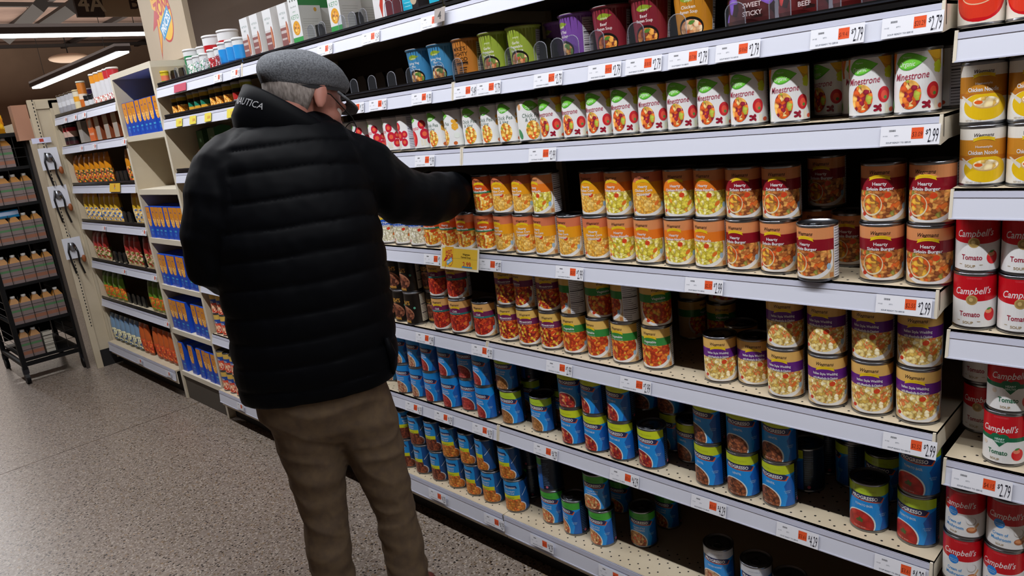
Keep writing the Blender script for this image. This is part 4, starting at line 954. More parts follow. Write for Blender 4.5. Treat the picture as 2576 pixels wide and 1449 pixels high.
# ---- macaroni boxes in the bookcase
def macart(A,w,h):
    A.rect(-w/2,w/2,0,h,'#1748b8'); A.rect(-w*.46,w*.46,h*.60,h*.985,'#dc8d22'); A.poly([(-w*.46,h*.60),(-w*.30,h*.42),(w*.30,h*.40),(w*.46,h*.60)],'#d98a22')
    A.text('Mac',0,h*.83,.008,'#2b3f8a',.02,0,maxw=w*.6); A.ell(0,h*.56,w*.36,h*.12,food(['#e0a33a','#c97f2a','#e9c070'],140)); A.ell(w*.02,h*.44,w*.3,h*.07,food(['#e0a33a','#c97f2a','#e9c070'],140)); A.rect(-w*.05,w*.4,h*.23,h*.28,'#3fa8d8'); A.ell(w*.1,h*.15,w*.2,h*.05,'#2c74d0')
mk=boxpack('macaroni_box',.0615,.12,.172,'#1a4cc0',macart)
slots=[-3.883+.0635*i for i in range(8)]
NM=['top','second','third','fourth','lowest']
for si,(z,use) in enumerate(((BKZ[0],[0,1,2,3,4,5,6,7]),(BKZ[2],[0,1,2,3,4,5,6,7]),(BKZ[3],[0,1,2,3,4,5,6,7]),(BKZ[4],[0,1,2,3,5,6,7]),(BKZ[5],[0,2,4,5,6,7]))):
    for i,q in enumerate(use):
        o=put('mac',mk,(slots[q]+random.uniform(-.0005,.0005),random.uniform(.004,.012),z+.0006)); tag(o,'orange and blue macaroni box, %s from left on %s stocked bookcase shelf'%(ORD[i],NM[si]),'box','macaroni boxes in the bookcase')
# ---- pouch bay left of the bookcase
w='top shelf of pouch bay'; z=DL[0]+.05
putn('d1',jar('dressing_bottle',.028,.12,[(0,.45,'#9a9aa0'),(.45,.7,'#cfd0d4'),(.7,1,'#b8b8bc')],'#4a3a26'),[164,175,186,196],z,'grey bottle with brown cap','bottle',w,y=.05)
putn('d2',jar('dressing_bottle',.028,.12,[(0,.5,'#d8c9a0'),(.5,.75,'#e0a030'),(.75,1,'#d8d0b8')],'#c9b88a'),[207],z,'cream and amber bottle','bottle',w,y=.05)
putn('d3',jar('sauce_bottle',.024,.16,[(0,.4,'#c96a2a'),(.4,.6,'#e0d0c0'),(.6,1,'#c9762a')],'#c9cabc'),[219],z,'tall orange bottle','bottle',w,y=.05)
putn('d4',jar('cereal_cup',.024,.07,[(0,.3,'#1a1a1e'),(.3,.7,'#cfd0d4'),(.7,1,'#1a1a1e')],'#1a1a1e'),[229,239,250],z,'black and white cup','cup',w,y=.05)
putn('d5',jar('milk_bottle',.030,.17,[(0,.3,food(['#d8d4d4','#c06a60','#dedede'],120)),(.3,.75,'#d6d6da'),(.75,1,'#e0922a')],'#e6e2dc'),[256,268,280],z,'white bottle with orange shoulder','bottle',w,y=.05)
putn('d6',jar('milk_bottle',.030,.17,[(0,.3,food(['#d8d4d4','#b04050','#dedede'],120)),(.3,.75,'#d6d6da'),(.75,1,'#c03038')],'#e6e2dc'),[291,301],z,'white bottle with red shoulder','bottle',w,y=.05)
w='second shelf of pouch bay'; z=DL[1]+.05
putn('d7',jar('drink_can',.030,.12,[(0,.2,'#3a1a20'),(.2,.4,'#1a1a1c'),(.4,.7,'#c9a89a'),(.7,.9,'#c0202c'),(.9,1,'#1c1c1e')],'#1c1c1e'),[171,189],z,'black and red can','can',w,y=.04)
def og(A,w,h): A.rect(-w/2,w/2,0,h,'#d8641f'); A.ell(-w*.12,h*.6,w*.16,h*.14,'#dcd6cc'); A.ell(w*.16,h*.66,w*.14,h*.13,'#dcd6cc'); A.text('CRACKERS',0,h*.25,.012,'#e8d8c4',.02,0,maxw=w*.8)
def gb(A,w,h): A.rect(-w/2,w/2,0,h,'#a39a90'); A.rect(-w/2,w/2,h*.85,h,'#b85a22'); A.rect(-w/2,-w*.42,0,h,'#8a3a18')
putn('gbox',boxpack('grey_box',.075,.10,.13,'#8f8a84',lambda A,w,h:A.rect(-w/2,w/2,0,h,'#9a9690')),[210],z,'grey box','box',w)
putn('obox',boxpack('cracker_box',.10,.08,.165,'#c05a20',og),[236],z,'bright orange cracker box','box',w)
putn('bbox',boxpack('cracker_box',.085,.10,.155,'#7a3a1c',gb),[253,275,297],z,'grey and brown box','box',w)
def pbands(a,b,c,fc): return [(0,.12,a),(.12,.5,food(fc,90)),(.5,.85,b),(.85,1,c)]
w='third shelf of pouch bay'
putn('p1',slab_pouch('food_pouch',.085,.045,.19,pbands('#3a2a20','#cf8418','#b8701a',['#d8a060','#3a4a2a','#e0902a','#b0402a'])),[197,210,224,236,249,262,275,329],DL[2]+.05,'orange pouch','pouch',w)
w='fourth shelf of pouch bay'
putn('p2',slab_pouch('food_pouch',.085,.045,.19,pbands('#c9a860','#d8b02c','#c98a24',['#e0c88a','#c9a050','#2f60b0','#e6d8b0'])),[222,234,246,262,274,287,298,345,357],DL[3]+.05,'yellow pouch','pouch',w)
w='fifth shelf of pouch bay'
putn('p3',slab_pouch('food_pouch',.085,.045,.19,pbands('#b8a080','#a8302c','#7a1f20',['#c9b080','#8a2a24','#5a7a2a','#d8c0a0'])),[243,256,269,325,338,350,374,388],DL[4]+.05,'red pouch','pouch',w)
w='sixth shelf of pouch bay'
putn('p4',slab_pouch('food_pouch',.085,.045,.19,pbands('#6a6a40','#5f8f24','#3a5a20',['#d8742a','#c9602a','#7aa030'])),[268,281,295,309,385,397,411],DL[5]+.05,'green pouch with orange print','pouch',w)
w='base of pouch bay'
putn('p5',slab_pouch('food_pouch',.085,.045,.20,pbands('#4a4a3a','#7a9ab8','#5a7aa0',['#d8d8b8','#c9c9a0','#3a5a8a'])),[290,302,314,326,339,351],.176,'pale blue pouch','pouch',w,y=.0)
putn('p6',slab_pouch('food_pouch',.085,.045,.20,pbands('#8a4a2a','#c9602a','#b8501f',['#c9502a','#d8743a','#b03a24'])),[364,376,398,411,424,438],.176,'orange and rust pouch','pouch',w,y=.0)
ledge(-5.15,-3.95,DL[0]+.05,'the top shelf of the pouch bay')
for i,zl in enumerate(DL[2:]): ledge(-5.15,-3.95,zl+.05,'the %s shelf of the pouch bay'%ORD[i+2])
for zz,us,nm in ((DL[2],(297,307,317),'third'),(DL[3],(315,327),'fourth'),(DL[4],(290,303,315,362),'fifth'),(DL[5],(325,338,350,362),'sixth')): paddles(list(us),zz+.05,nm+' shelf of the pouch bay',y=.04)
# ================================================================ end panel, wire cart, hanging packs
EP=-5.2
ep=link('end_panel',MB().box(EP-.012,EP,-.125,.42,.12,1.82,CREAM).mesh('end_panel'))
link('panel_frame',MB().box(EP,EP+.010,-.01,.05,.12,1.81,CREAM).box(EP,EP+.010,-.12,.05,1.76,1.81,CREAM).mesh('panel_frame'),ep)
m=MB().box(EP,EP+.014,-.130,-.090,0,1.815,CREAM)
for i in range(68): m.box(EP+.0141,EP+.0145,-.103,-.097,.30+i*.0225,.312+i*.0225,DARK)
link('slotted_upright',m.mesh('slotted_upright'),ep)
link('dark_kick',MB().box(EP-.01,EP+.004,-.12,.42,0,.12,M('#100e0d',.7)).mesh('dark_kick'),ep)
tag(ep,'cream end panel with slotted upright beside the black wire cart','panel')
tg=link('strip_price_holder',MB().box(0,.001,-.055,.055,0,.034,M('#c9cbe0',.35)).box(.001,.0015,-.012,.012,.008,.028,M('#b03a2c',.4)).mesh('strip_price_holder'),None,on_x(106,360,EP+.02)); tag(tg,'lilac price strip with red patch on the end panel','price tag')
wr=MB().box(-.08,0,-.065,.022,0,.22,noisy('#9a6f58','#a87c64',3,.6,.3,'tan_board')).build('wooden_riser',None,(EP-.014,-.153,1.575)); tag(wr,'tan wooden riser box left of the end panel top','box')
link('riser_post',MB().box(-.08,-.06,-.02,-.0,-1.575,-.0,M('#3a322c',.7)).mesh('riser_post'),wr)
# hanging kitchen tool packs
def pack(nm,u,v,lab,open_=0):
    c=on_x(u,v,EP+.04)
    o=link('utensil_pack',MB().box(0,.002,-.055,.055,-.14,0,M('#d0d2da',.3)).mesh('utensil_pack'),None,c)
    m=MB(); m.tube([(.01,-.02,-.03),(.012,-.035,-.09),(.012,-.03,-.16),(.01,-.02,-.24)],.006,BLACK,8); m.tube([(.01,.01,-.05),(.012,.02,-.1),(.012,.015,-.17),(.01,.03,-.25)],.006,BLACK,8); link('black_handle',m.mesh('black_handle'),o)
    link('steel_head',MB().sph((.012,-.005,-.06),.008,.022,.03,STEEL,12,8).mesh('steel_head'),o)
    link('orange_sleeve',MB().sph((.015,.045,-.15),.009,.013,.026,M('#8a4a22',.5),12,8).mesh('orange_sleeve'),o)
    link('hanging_hook',MB().tube([(-.024,0,.03),(.0,0,.03),(.001,0,-.005)],.002,STEEL,6).mesh('hanging_hook'),o)
    tag(o,lab,'utensil pack','utensil packs hanging on the end panel')
pack('a',118,372,'topmost white utensil pack hanging on the end panel'); pack('b',142,467,'middle white utensil pack hanging on the end panel'); pack('c',177,598,'lowest white utensil pack hanging on the end panel')
# wire cart
CX0,CX1,CY0,CY1=-5.97,-5.34,-.515,-.165
BM=M('#060607',.5,0,.25); WIRE=M('#15130f',.4)
ct=link('wire_cart',None,None,(-5.65,-.34,0)); CT=lambda mb,n,par=None:_rel(mb.build(n,par or ct),ct if par is None else None)
ctop=1.63
for x in (CX0,CX1):
    for y in (CY0,CY1): CT(MB().box(x-.014,x+.014,y-.014,y+.014,.10,ctop,BM),'post')
CT(MB().box(CX0,CX1,CY0-.014,CY0+.014,ctop-.02,ctop+.005,BM).box(CX0,CX1,CY1-.014,CY1+.014,ctop-.02,ctop+.005,BM).box(CX1-.014,CX1+.014,CY0,CY1,ctop-.02,ctop+.005,BM).box(CX0-.014,CX0+.014,CY0,CY1,ctop-.02,ctop+.005,BM).box(CX0,CX1,CY0,CY1,ctop-.015,ctop-.008,BM),'top_frame')
CT(MB().box(CX0,CX1,CY0-.012,CY0+.012,.12,.145,BM).box(CX0,CX1,CY1-.012,CY1+.012,.12,.145,BM).box(CX1-.012,CX1+.012,CY0,CY1,.12,.145,BM).box(CX0-.012,CX0+.012,CY0,CY1,.12,.145,BM),'base_frame')
CZ=[on_x(u,v,CX1).z for u,v in ((45,420),(60,511),(85,606),(90,706),(135,797),(120,888))]
for z in CZ: CT(MB().box(CX0,CX1,CY0+.012,CY1-.012,z-.008,z,BM).box(CX1-.006,CX1+.008,CY0,CY1,z-.016,z+.004,BM),'wire_shelf')
m=MB()
for z in CZ:
    for i in range(1,6): y=CY0+(CY1-CY0)*i/5.0-.0; m.box(CX1+.004,CX1+.007,y-.0015,y+.0015,z,z+.19,WIRE) if i<5 else None
    for k in (.06,.12): m.box(CX1+.004,CX1+.007,CY0,CY1,z+k-.0015,z+k+.0015,WIRE)
CT(m,'wire_front')
m=MB()
for z in [z+k for z in CZ for k in (.05,.1,.15)]: m.box(CX0,CX1,CY0-.002,CY0+.001,z-.0012,z+.0012,WIRE); m.box(CX0,CX1,CY1-.001,CY1+.002,z-.0012,z+.0012,WIRE)
CT(m,'wire_side')
CT(MB().box(CX0+.016,CX0+.019,CY0+.02,CY1-.02,.2,ctop-.02,BM),'shade_backing')  # added black backing, stands in for the shade inside the cart
CT(MB().box(CX0+.02,CX1-.016,CY1+.003,CY1+.006,.2,ctop-.02,BM),'side_sheet')
for x in (CX0,CX1):
    for y in (CY0,CY1):
        w_=CT(MB().box(x-.012,x+.012,y-.018,y+.018,.07,.115,M('#3a3b40',.3,.8)),'caster')
        t=MB(); t.add([(p[0],p[1],p[2]) for p in []],[],BM)
        R=.038; n=20; vs=[];fs=[]
        for s in (-.012,.012):
            for rr in (R,):
                for i in range(n): a=2*PI*i/n; vs.append((x+rr*math.cos(a),y+s,R+rr*math.sin(a)))
        fs=[tuple(range(n)),tuple(range(n,2*n))[::-1]]+[(i,i+n,(i+1)%n+n,(i+1)%n) for i in range(n)]
        t.add(vs,fs,BM); t.build('wheel',w_)
tag(ct,'black wire cart on casters filled with grey and orange bottles','cart')
def bottle_mk():
    m=MB(); w_=.031; B=M('#7d6d6a',.5); O=M('#a06a1c',.45)
    m.box(-w_,w_,-w_,w_,0,.125,B); m.box(-w_-.0003,w_+.0003,-w_-.0003,w_+.0003,.075,.088,M('#4f7a50',.5)); m.box(-w_-.0003,w_+.0003,-w_-.0003,w_+.0003,.02,.04,M('#96624a',.5)); m.loft([[(-w_,-w_,.125),(w_,-w_,.125),(w_,w_,.125),(-w_,w_,.125)],[(-.014,-.014,.155),(.014,-.014,.155),(.014,.014,.155),(-.014,.014,.155)]],O,False)
    o=link('juice_bottle',m.mesh('juice_bottle')); link('cap',MB().lathe([(0,.17),(.013,.17),(.014,.166),(.014,.155),(0,.155)],M('#d8d6d2',.4),14).mesh('cap'),o); return o
for si,z in enumerate(CZ):
    n=2 if si==5 else (4 if si==0 else 5)
    for i in range(n):
        y=CY0+.050+i*.0628
        o=put('juice',bottle_mk,(CX1-.045,y,z+.0006)); o.scale=(1,1,1.12); tag(o,'grey bottle with orange shoulder, %s from left on %s cart shelf'%(ORD[i],ORD[si]),'bottle','bottles in the wire cart')
st=MB()
for i in range(6): st.box(-.03,.03,-.027,.027,i*.024,i*.024+.021,M('#b0aa9c',.6))
o=st.build('stacked_packets',None,(CX1-.045,CY0+.18,CZ[5]+.0006)); tag(o,'pile of pale packets beside two bottles on lowest cart shelf','packets',None,'stuff')
o=put('bluepk',slab_pouch('food_pouch',.20,.05,.05,[(0,.3,'#1a86c0'),(.3,.8,'#a8bcd8'),(.8,1,'#1a86c0')]),(CX1-.015,-.40,CZ[1]+.172),PI/2); o.location.z=CZ[2]+.172; tag(o,'blue and white packet lying on bottles in the cart','packet')
# yellow bags on the cart
for i,(x,y) in enumerate(((-5.45,-.33),(-5.62,-.28),(-5.80,-.34))):
    o=put('ybag',slab_pouch('snack_bag',.17,.09,.13,[(0,.25,'#b87a10'),(.25,.8,food(['#e0a818','#d8921a','#c97a14','#e6c040'],30)),(.8,1,'#c99a20')]),(x,y,ctop+.006),1.2+.3*i); tag(o,'golden yellow snack bag on the wire cart, %s from the front'%ORD[i],'bag','yellow snack bags on the cart')
# neighbouring run behind the pouch bay, purple capped jugs
o=MB().box(-9.5,-3.9,.55,1.0,0,1.86,CREAM).build('back_shelving_run'); tag(o,'cream shelving run behind the pouch bay carrying purple jugs','shelving')
for i in range(11):
    x=-8.4+i*.36
    o=put('jug',jar('milk_jug',.06,.11,[(0,.4,'#c9c8d0'),(.4,1,'#3a2458')],'#cfcdd4'),(x,.70,1.861)); tag(o,'white lidded purple jug, %s from left behind the pouch bay'%ORD[i],'jug','purple jugs on the far run')
for i,x in enumerate((-4.5,-4.32,-4.14)):
    o=put('gift',jar('gift_tin',.06,.12,[(0,.4,'#a8a8b4'),(.4,.7,'#a02030'),(.7,1,'#a8a8b4')],'#9aa0a8'),(x+.2,.66,1.861)); tag(o,'silver and red tin, %s from left above the bookcase'%ORD[i],'tin','silver and red tins above the bookcase')
# ================================================================ hanging sign and lamps
SX=-7.0
a=on_x(183,0,SX); b=on_x(268,42,SX); c=on_x(375,44,SX); zb=b.z; yl=on_x(196,40,SX).y; ym=on_x(265,40,SX).y; yr=c.y+.35
sg=link('aisle_sign',MB().box(SX-.04,SX,yl,ym,zb,zb+.5,M('#2a1c16',.5)).mesh('aisle_sign'))
link('sign_panel',MB().box(SX-.04,SX,ym,yr,zb+.004,zb+.5,M('#8f7c62',.5)).mesh('sign_panel'),sg)
t1=on_x(235,22,SX); t2=on_x(347,18,SX)
A=Art(9,9,-9); A.text('4A',(yl+ym)/2+.02,t1.z+.05,.14,'#a59a84',.02,0,maxw=.22)
link('aisle_number',A.flat('aisle_number',SX+.001,'x'),sg)
A=Art(9,9,-9); A.text('Broth',t2.y+.13,t2.z+.05,.13,'#2a1c16',.01,0); link('aisle_word',A.flat('aisle_word',SX+.001,'x'),sg)
link('hanger_rod',MB().box(SX-.022,SX-.018,yl+.1,yl+.105,zb+.5,4.4,DARK).box(SX-.022,SX-.018,yr-.1,yr-.095,zb+.5,4.4,DARK).mesh('hanger_rod'),sg)
tag(sg,'brown and cream hanging aisle sign lettered 4A','sign')
LAMP=M('#ffffff',.5,0,.5,'led_diffuser',6.0); HOUS=M('#4a4648',.5)
def strip(p,q,w,lab):
    p=Vector(p); q=Vector(q); d=(q-p).normalized(); s=Vector((-d.y,d.x,0))*w/2; up=Vector((0,0,1))
    m=MB(); v=[p-s,p+s,q+s,q-s]; m.add([*v,*[x+up*.03 for x in v]],[(0,3,2,1),(4,5,6,7),(0,1,5,4),(1,2,6,5),(2,3,7,6),(3,0,4,7)],LAMP); 
    o=link('strip_lamp',None,None,(p+q)/2); l=m.build('led_diffuser',o); l.location=-o.location
    h=MB(); v=[p-s*1.5+up*.031,p+s*1.5+up*.031,q+s*1.5+up*.031,q-s*1.5+up*.031]; h.add([*v,*[x+up*.12 for x in v]],[(0,3,2,1),(4,5,6,7),(0,1,5,4),(1,2,6,5),(2,3,7,6),(3,0,4,7)],HOUS); l=h.build('lamp_housing',o); l.location=-o.location
    h=MB()
    for k in (.15,.85):
        c=p.lerp(q,k); h.box(c.x-.004,c.x+.004,c.y-.004,c.y+.004,c.z+.15,4.6,DARK)
    l=h.build('suspension_cable',o); l.location=-o.location
    tag(o,lab,'lamp')
LZ=3.0
p=on_z(-120,97,LZ); q=on_z(400,92,LZ); q.x=p.x; strip(p,q,.13,'long white strip lamp crossing the picture at upper left')
p=on_z(92,223,LZ); q=on_z(322,133,LZ); q.y=p.y; strip(p,q,.16,'slanting white strip lamp above the pouch bay')
strip((-5.1,-.75,2.76),(1.9,-.75,2.76),.035,'strip lamp over the soup aisle, outside the frame')
c=on_z(173,146,3.7); o=MB().sph((0,0,0),.42,.42,.10,M('#a8917c',.5),28,10).box(-.01,.01,-.01,.01,.05,4.6-c.z,DARK).build('dome_lamp',None,c); tag(o,'unlit oval beige dome lamp under the dark ceiling','lamp')
mb=MB(); 
for (u0,v0,u1,v1) in ((20,95,105,10),(85,80,185,15)):
    p=on_z(u0,v0,3.6); q=on_z(u1,v1,3.6); mb.bar(p,q,.16,M('#151110',.7))
struct('trim_2',mb)
# ================================================================ the shopper
D0=1.88
NH=ray(850,700); NH.z=0; NH.normalize(); RH=Vector((NH.y,-NH.x,0)); ZU=Vector((0,0,1))
def mp(u,v,off=0): d=ray(u,v); return CP+d*((D0+off)/d.dot(NH))
def remeshed(mb,voxel,name,smooth=2):
    o=mb.build('tmp'); m=o.modifiers.new('r','REMESH'); m.mode='VOXEL'; m.voxel_size=voxel
    s=o.modifiers.new('s','SMOOTH'); s.iterations=smooth; s.factor=.5
    dg=bpy.context.evaluated_depsgraph_get(); dg.update(); me=bpy.data.meshes.new_from_object(o.evaluated_get(dg)); me.name=name
    bpy.data.objects.remove(o); me.polygons.foreach_set('use_smooth',[True]*len(me.polygons)); return me
def ering(c,hw,hd,tilt=0,slope=0,n=40,e=.85):
    R=[]
    for i in range(n):
        t=2*PI*i/n; ct,st=math.cos(t),math.sin(t)
        x=hw*math.copysign(abs(ct)**e,ct); y=hd*math.copysign(abs(st)**e,st)
        R.append(c+RH*x+NH*y+ZU*(-tilt*y-slope*x))
    return R
SKIN=noisy('#9c6455','#ac7566',14,.5,.45,'weathered_skin')
JK=M('#040508',.6,0,.07,'black_quilted_nylon'); KH=noisy('#57483a','#64533f',40,.85,.2,'khaki_cotton',bump=.15)
WOOL=noisy('#4a4c50','#73767b',260,.95,.2,'grey_wool_tweed',bump=.5,lo=.3,hi=.7); SHOE=M('#5a2a20',.4,0,.5,'brown_leather')
HAIR=noisy('#6f6661','#9a918b',180,.8,.3,'grey_hair',stretch=(1,1,.3),bump=.4)
# head frame
PH=.45
Fh=(RH*.83+NH*.55).normalized(); Rh=Vector((Fh.y,-Fh.x,0)).normalized(); F_=(Fh*math.cos(PH)-ZU*math.sin(PH)).normalized(); U_=Rh.cross(F_).normalized()
if U_.z<0: U_=-U_
HC=mp(764,244,.07)
def hl(f,r,u): return HC+F_*f+Rh*r+U_*u
HM=Matrix((F_,Rh,U_)).transposed()
# ---- body: one continuous surface
b=MB()
b.sph(HC+U_*.018+F_*-.003,.095,.075,.084,SKIN,28,18,HM); b.sph(hl(.034,0,-.042),.064,.059,.076,SKIN,24,14,HM); b.sph(hl(.062,0,-.098),.032,.036,.028,SKIN,20,12,HM)
b.sph(hl(.088,0,.006),.022,.05,.016,SKIN,18,10,HM); b.sph(hl(.104,0,-.034),.022,.013,.024,SKIN,16,10,HM); b.sph(hl(.112,0,-.046),.015,.016,.012,SKIN,16,10,HM)
b.sph(hl(.092,0,-.076),.013,.026,.010,SKIN,16,10,HM)
for s in (-1,1):
    em=HM@Matrix.Rotation(s*.35,3,'Z')@Matrix.Rotation(-.15,3,'Y')
    b.sph(hl(-.006,s*.083,-.002),.018,.007,.038,SKIN,16,12,em); b.sph(hl(.002,s*.075,-.012),.014,.010,.022,SKIN,12,8,HM)
    b.sph(hl(.06,s*.042,-.03),.028,.02,.022,SKIN,14,8,HM)
b.tube([hl(-.025,0,-.03),hl(-.035,0,-.09),mp(742,330,.09),mp(735,420,.07)],[.062,.060,.068,.09],SKIN,20)
def torso(mb,s,mat):
    T=[(806,968,.192,.128,0,0),(805,935,.204,.138,0,0),(797,880,.205,.142,0,0),(786,800,.204,.142,0,0),(768,700,.206,.142,0,.05),(747,600,.210,.145,.01,.10),(727,500,.208,.142,.03,.18),(716,430,.208,.138,.05,.25),(712,388,.192,.126,.06,.30),(716,355,.160,.110,.07,.32),(724,325,.120,.095,.08,.3),(732,305,.09,.08,.10,.3)]
    mb.loft([ering(mp(u,v,o),hw-s,hd-s,t) for u,v,hw,hd,o,t in T],mat)
torso(b,.022,SKIN)
RS=[(835,378,.06,.066),(876,408,.06,.086),(925,440,.075,.086),(1005,490,.12,.078),(1075,503,.165,.074),(1128,490,.21,.066),(1154,474,.27,.049),(1160,468,.31,.043)]
LS=[(645,362,.06,.058),(606,398,.045,.08),(576,438,.03,.09),(554,510,.0,.085),(536,600,-.01,.074),(540,668,.0,.066),(585,695,.08,.058),(650,682,.17,.051),(690,676,.22,.047)]
for S in (RS,LS): b.tube([mp(u,v,o) for u,v,o,r in S],[r-.02 for u,v,o,r in S],SKIN,18)
def hand(wr,d,up,curl,side):
    d=d.normalized(); up=(up-d*up.dot(d)).normalized(); sd=d.cross(up)*side
    b.tube([wr,wr+d*.03,wr+d*.06,wr+d*.09],[.028,.03,.036,.034],SKIN,14,sq=.5)
    for i,(L,x) in enumerate(((.066,-.027),(.076,-.009),(.072,.009),(.056,.026))):
        p=wr+d*.085+sd*x; a=d; P=[p-d*.02]; q=p; 
        for k,fr in enumerate((.45,.32,.23)):
            a=(a-up*(curl*(k+.6)*.45)).normalized(); q=q+a*L*fr; P.append(q.copy())
        b.tube(P,[.0095,.0092,.0085,.0070],SKIN,10)
    p=wr+d*.03-sd*.028; b.tube([p,p+(d*.6-sd*.8-up*.2).normalized()*.035,p+(d*.6-sd*.8-up*.2).normalized()*.035+(d-sd*.2-up*.3).normalized()*.033],[.012,.0105,.0085],SKIN,10)
w=mp(1160,468,.31); hand(w,Vector((-.25,1,-.05)),ZU,.5,1)
w=mp(690,676,.22); hand(w,NH*.8+RH*.6+ZU*.15,ZU,.9,-1)
def drop(u,v,off,z): p=mp(u,v,off); return Vector((p.x,p.y,z))
LL=[(768,985,0,.100),(772,1030,0,.103),(782,1100,0,.090),(800,1200,0,.075),(820,1300,0,.064),(838,1449,0,.060)]
RL=[(880,985,0,.100),(902,1035,0,.098),(934,1100,0,.083),(968,1200,0,.066),(998,1300,0,.057),(1030,1449,0,.059)]
def legs(mb,s,mat,foot):
    mb.loft([ering(mp(u,v,0),hw-s,hd-s) for u,v,hw,hd in ((808,900,.165,.120),(808,960,.170,.122),(814,1010,.164,.118),(824,1060,.132,.105),(842,1088,.085,.075))],mat)
    for L in (LL,RL):
        P=[mp(u,v,o) for u,v,o,r in L]; R=[r-s for u,v,o,r in L]; e=P[-1]; P.append(Vector((e.x,e.y,foot))); R.append(R[-1]+.002)
        mb.tube(P,R,mat,20)
legs(b,.014,SKIN,.06)
me=remeshed(b,.0055,'person_body',2)
man=link('person',me)
tag(man,'person in black quilted jacket and grey flat cap reaching into the soup shelf','person')
# ---- jacket
j=MB(); torso(j,0,JK)
for S in (RS,LS): j.tube([mp(u,v,o) for u,v,o,r in S],[r for u,v,o,r in S],JK,24)
# collar
CS=((728,362,.122,.092,.06,.2,.30),(734,342,.132,.106,.065,.2,.46),(745,316,.124,.108,.068,.2,.62),(752,298,.117,.105,.07,.2,.76))
jm=remeshed(j,.006,'quilted_jacket',3)
SEG=[]
for S in (RS,LS):
    P=[mp(u,v,o) for u,v,o,r in S]
    SEG+= [(P[i],P[i+1],S[i][3],S[i+1][3]) for i in range(len(P)-1)]
from mathutils import noise
jm.calc_loop_triangles(); N=[v.normal.copy() for v in jm.vertices]
TC=mp(750,600,.01)
for i,v in enumerate(jm.vertices):
    p=v.co; w=1.0
    for a,c,ra,rb in SEG:
        d=c-a; t=max(0,min(1,(p-a).dot(d)/d.length_squared)); q=a+d*t; dist=(p-q).length-(ra+(rb-ra)*t); w=min(w,max(0,min(1,(dist-.006)/.012)))
    loc=p-TC; nn=loc.dot(NH); rr=loc.dot(RH)
    lean=.05+.25*max(0,min(1,(p.z-1.0)/.35))
    s=p.z+nn*lean+.004*noise.noise(p*9)-.02*abs(rr)*2
    ph=(s/.0625)%1; puff=(math.sin(PI*ph)**.35)
    if p.z<.80: w*=max(0,min(1,(p.z-.70)/.1)) if p.z<.74 else 1
    wr=noise.noise(Vector((p.x*22,p.y*22,p.z*9)))*.002+noise.noise(p*45)*.0007
    if w<.5: # sleeve folds run across the arm
        wr+= .006*noise.noise(Vector((rr*26,nn*8,p.z*16)))
    v.co=p+N[i]*(w*(.0085*puff-.006)+wr)
jm.update()
jk=link('quilted_jacket',jm,man)
c=MB(); rings=[ering(mp(u,v,o),hw,hd,t,s,48,.95) for u,v,hw,hd,o,t,s in CS]
inner=[ering(mp(u,v,o),hw-.012,hd-.012,t,s,48,.95) for u,v,hw,hd,o,t,s in CS[::-1]]
mid=[a.lerp(q,.5)+ZU*.006 for a,q in zip(rings[-1],inner[0])]
c.loft(rings+[mid]+inner,JK,True,False); cl=c.build('collar',jk)
# collar lettering, laid on the collar surface
A=Art(1,1,-1); A.text('NAUTICA',0,0,.0105,M('#9a9a9e',.5),.0,.12,sx=1.45); me_=A.flat('collar_lettering',0)
def collar_pt(t,q,off):
    q=max(0,min(1,q))*2; i=1+int(min(q,1.999)); w=q-int(min(q,1.999)); a,b_=CS[i],CS[i+1]
    g=lambda k:a[k]+(b_[k]-a[k])*w
    c0=mp(a[0],a[1],a[4]).lerp(mp(b_[0],b_[1],b_[4]),w); ct,st=math.cos(t),math.sin(t); e=.95
    x=(g(2)+off)*math.copysign(abs(ct)**e,ct); y=(g(3)+off)*math.copysign(abs(st)**e,st)
    return c0+RH*x+NH*y+ZU*(-g(5)*y-g(6)*x)
for v in me_.vertices:
    x,z=v.co.x,v.co.z; v.co=collar_pt(3.86+x/.118,.40+z/.05,.0018)
me_.update(); tl=link('collar_lettering',me_,jk)
# hem cord and side tab
link('side_hem_tab',MB().tube([mp(972,850,-.10),mp(985,890,-.09),mp(990,940,-.08)],[.006,.012,.004],JK,8).mesh('side_hem_tab'),jk)
# ---- trousers
t=MB(); legs(t,0,KH,.035); tm=remeshed(t,.0065,'khaki_trousers',3)
for i,v in enumerate(tm.vertices):
    p=v.co; n=v.normal
    k=noise.noise(Vector((p.x*5,p.y*5,p.z*14)))*.005-(abs(noise.noise(Vector((p.x*7+p.z*3,p.y*7,p.z*16+p.x*5))))**.6)*.008+.003+noise.noise(Vector((p.x*9,p.y*9,p.z*30+p.x*12)))*.0035*(1 if p.z<.5 else .4)
    v.co=p+n*k
tm.update(); tr=link('khaki_trousers',tm,man)
# ---- shoes
for L,dr in ((LL,RH*.75+NH*.66),(RL,RH*.35+NH*.93)):
    e=mp(L[-1][0],L[-1][1],0); e=Vector((e.x,e.y,0)); dr=dr.normalized(); sd=Vector((dr.y,-dr.x,0)); X=Matrix((dr,sd,ZU)).transposed()
    s=MB(); s.sph(e+dr*.055+ZU*.042,.14,.045,.034,SHOE,24,12,X); s.sph(e-dr*.01+ZU*.06,.06,.042,.05,SHOE,20,12,X); sm=remeshed(s,.006,'leather_shoe',2)
    so=link('leather_shoe',sm,man)
    P=[e+dr*(.055+.145*math.cos(a))+sd*(.047*math.sin(a)) for a in [2*PI*i/24 for i in range(24)]]
    link('sole',MB().loft([[p+ZU*.001 for p in P],[p+ZU*.018 for p in P]],M('#1a1412',.6),False).mesh('sole'),so)
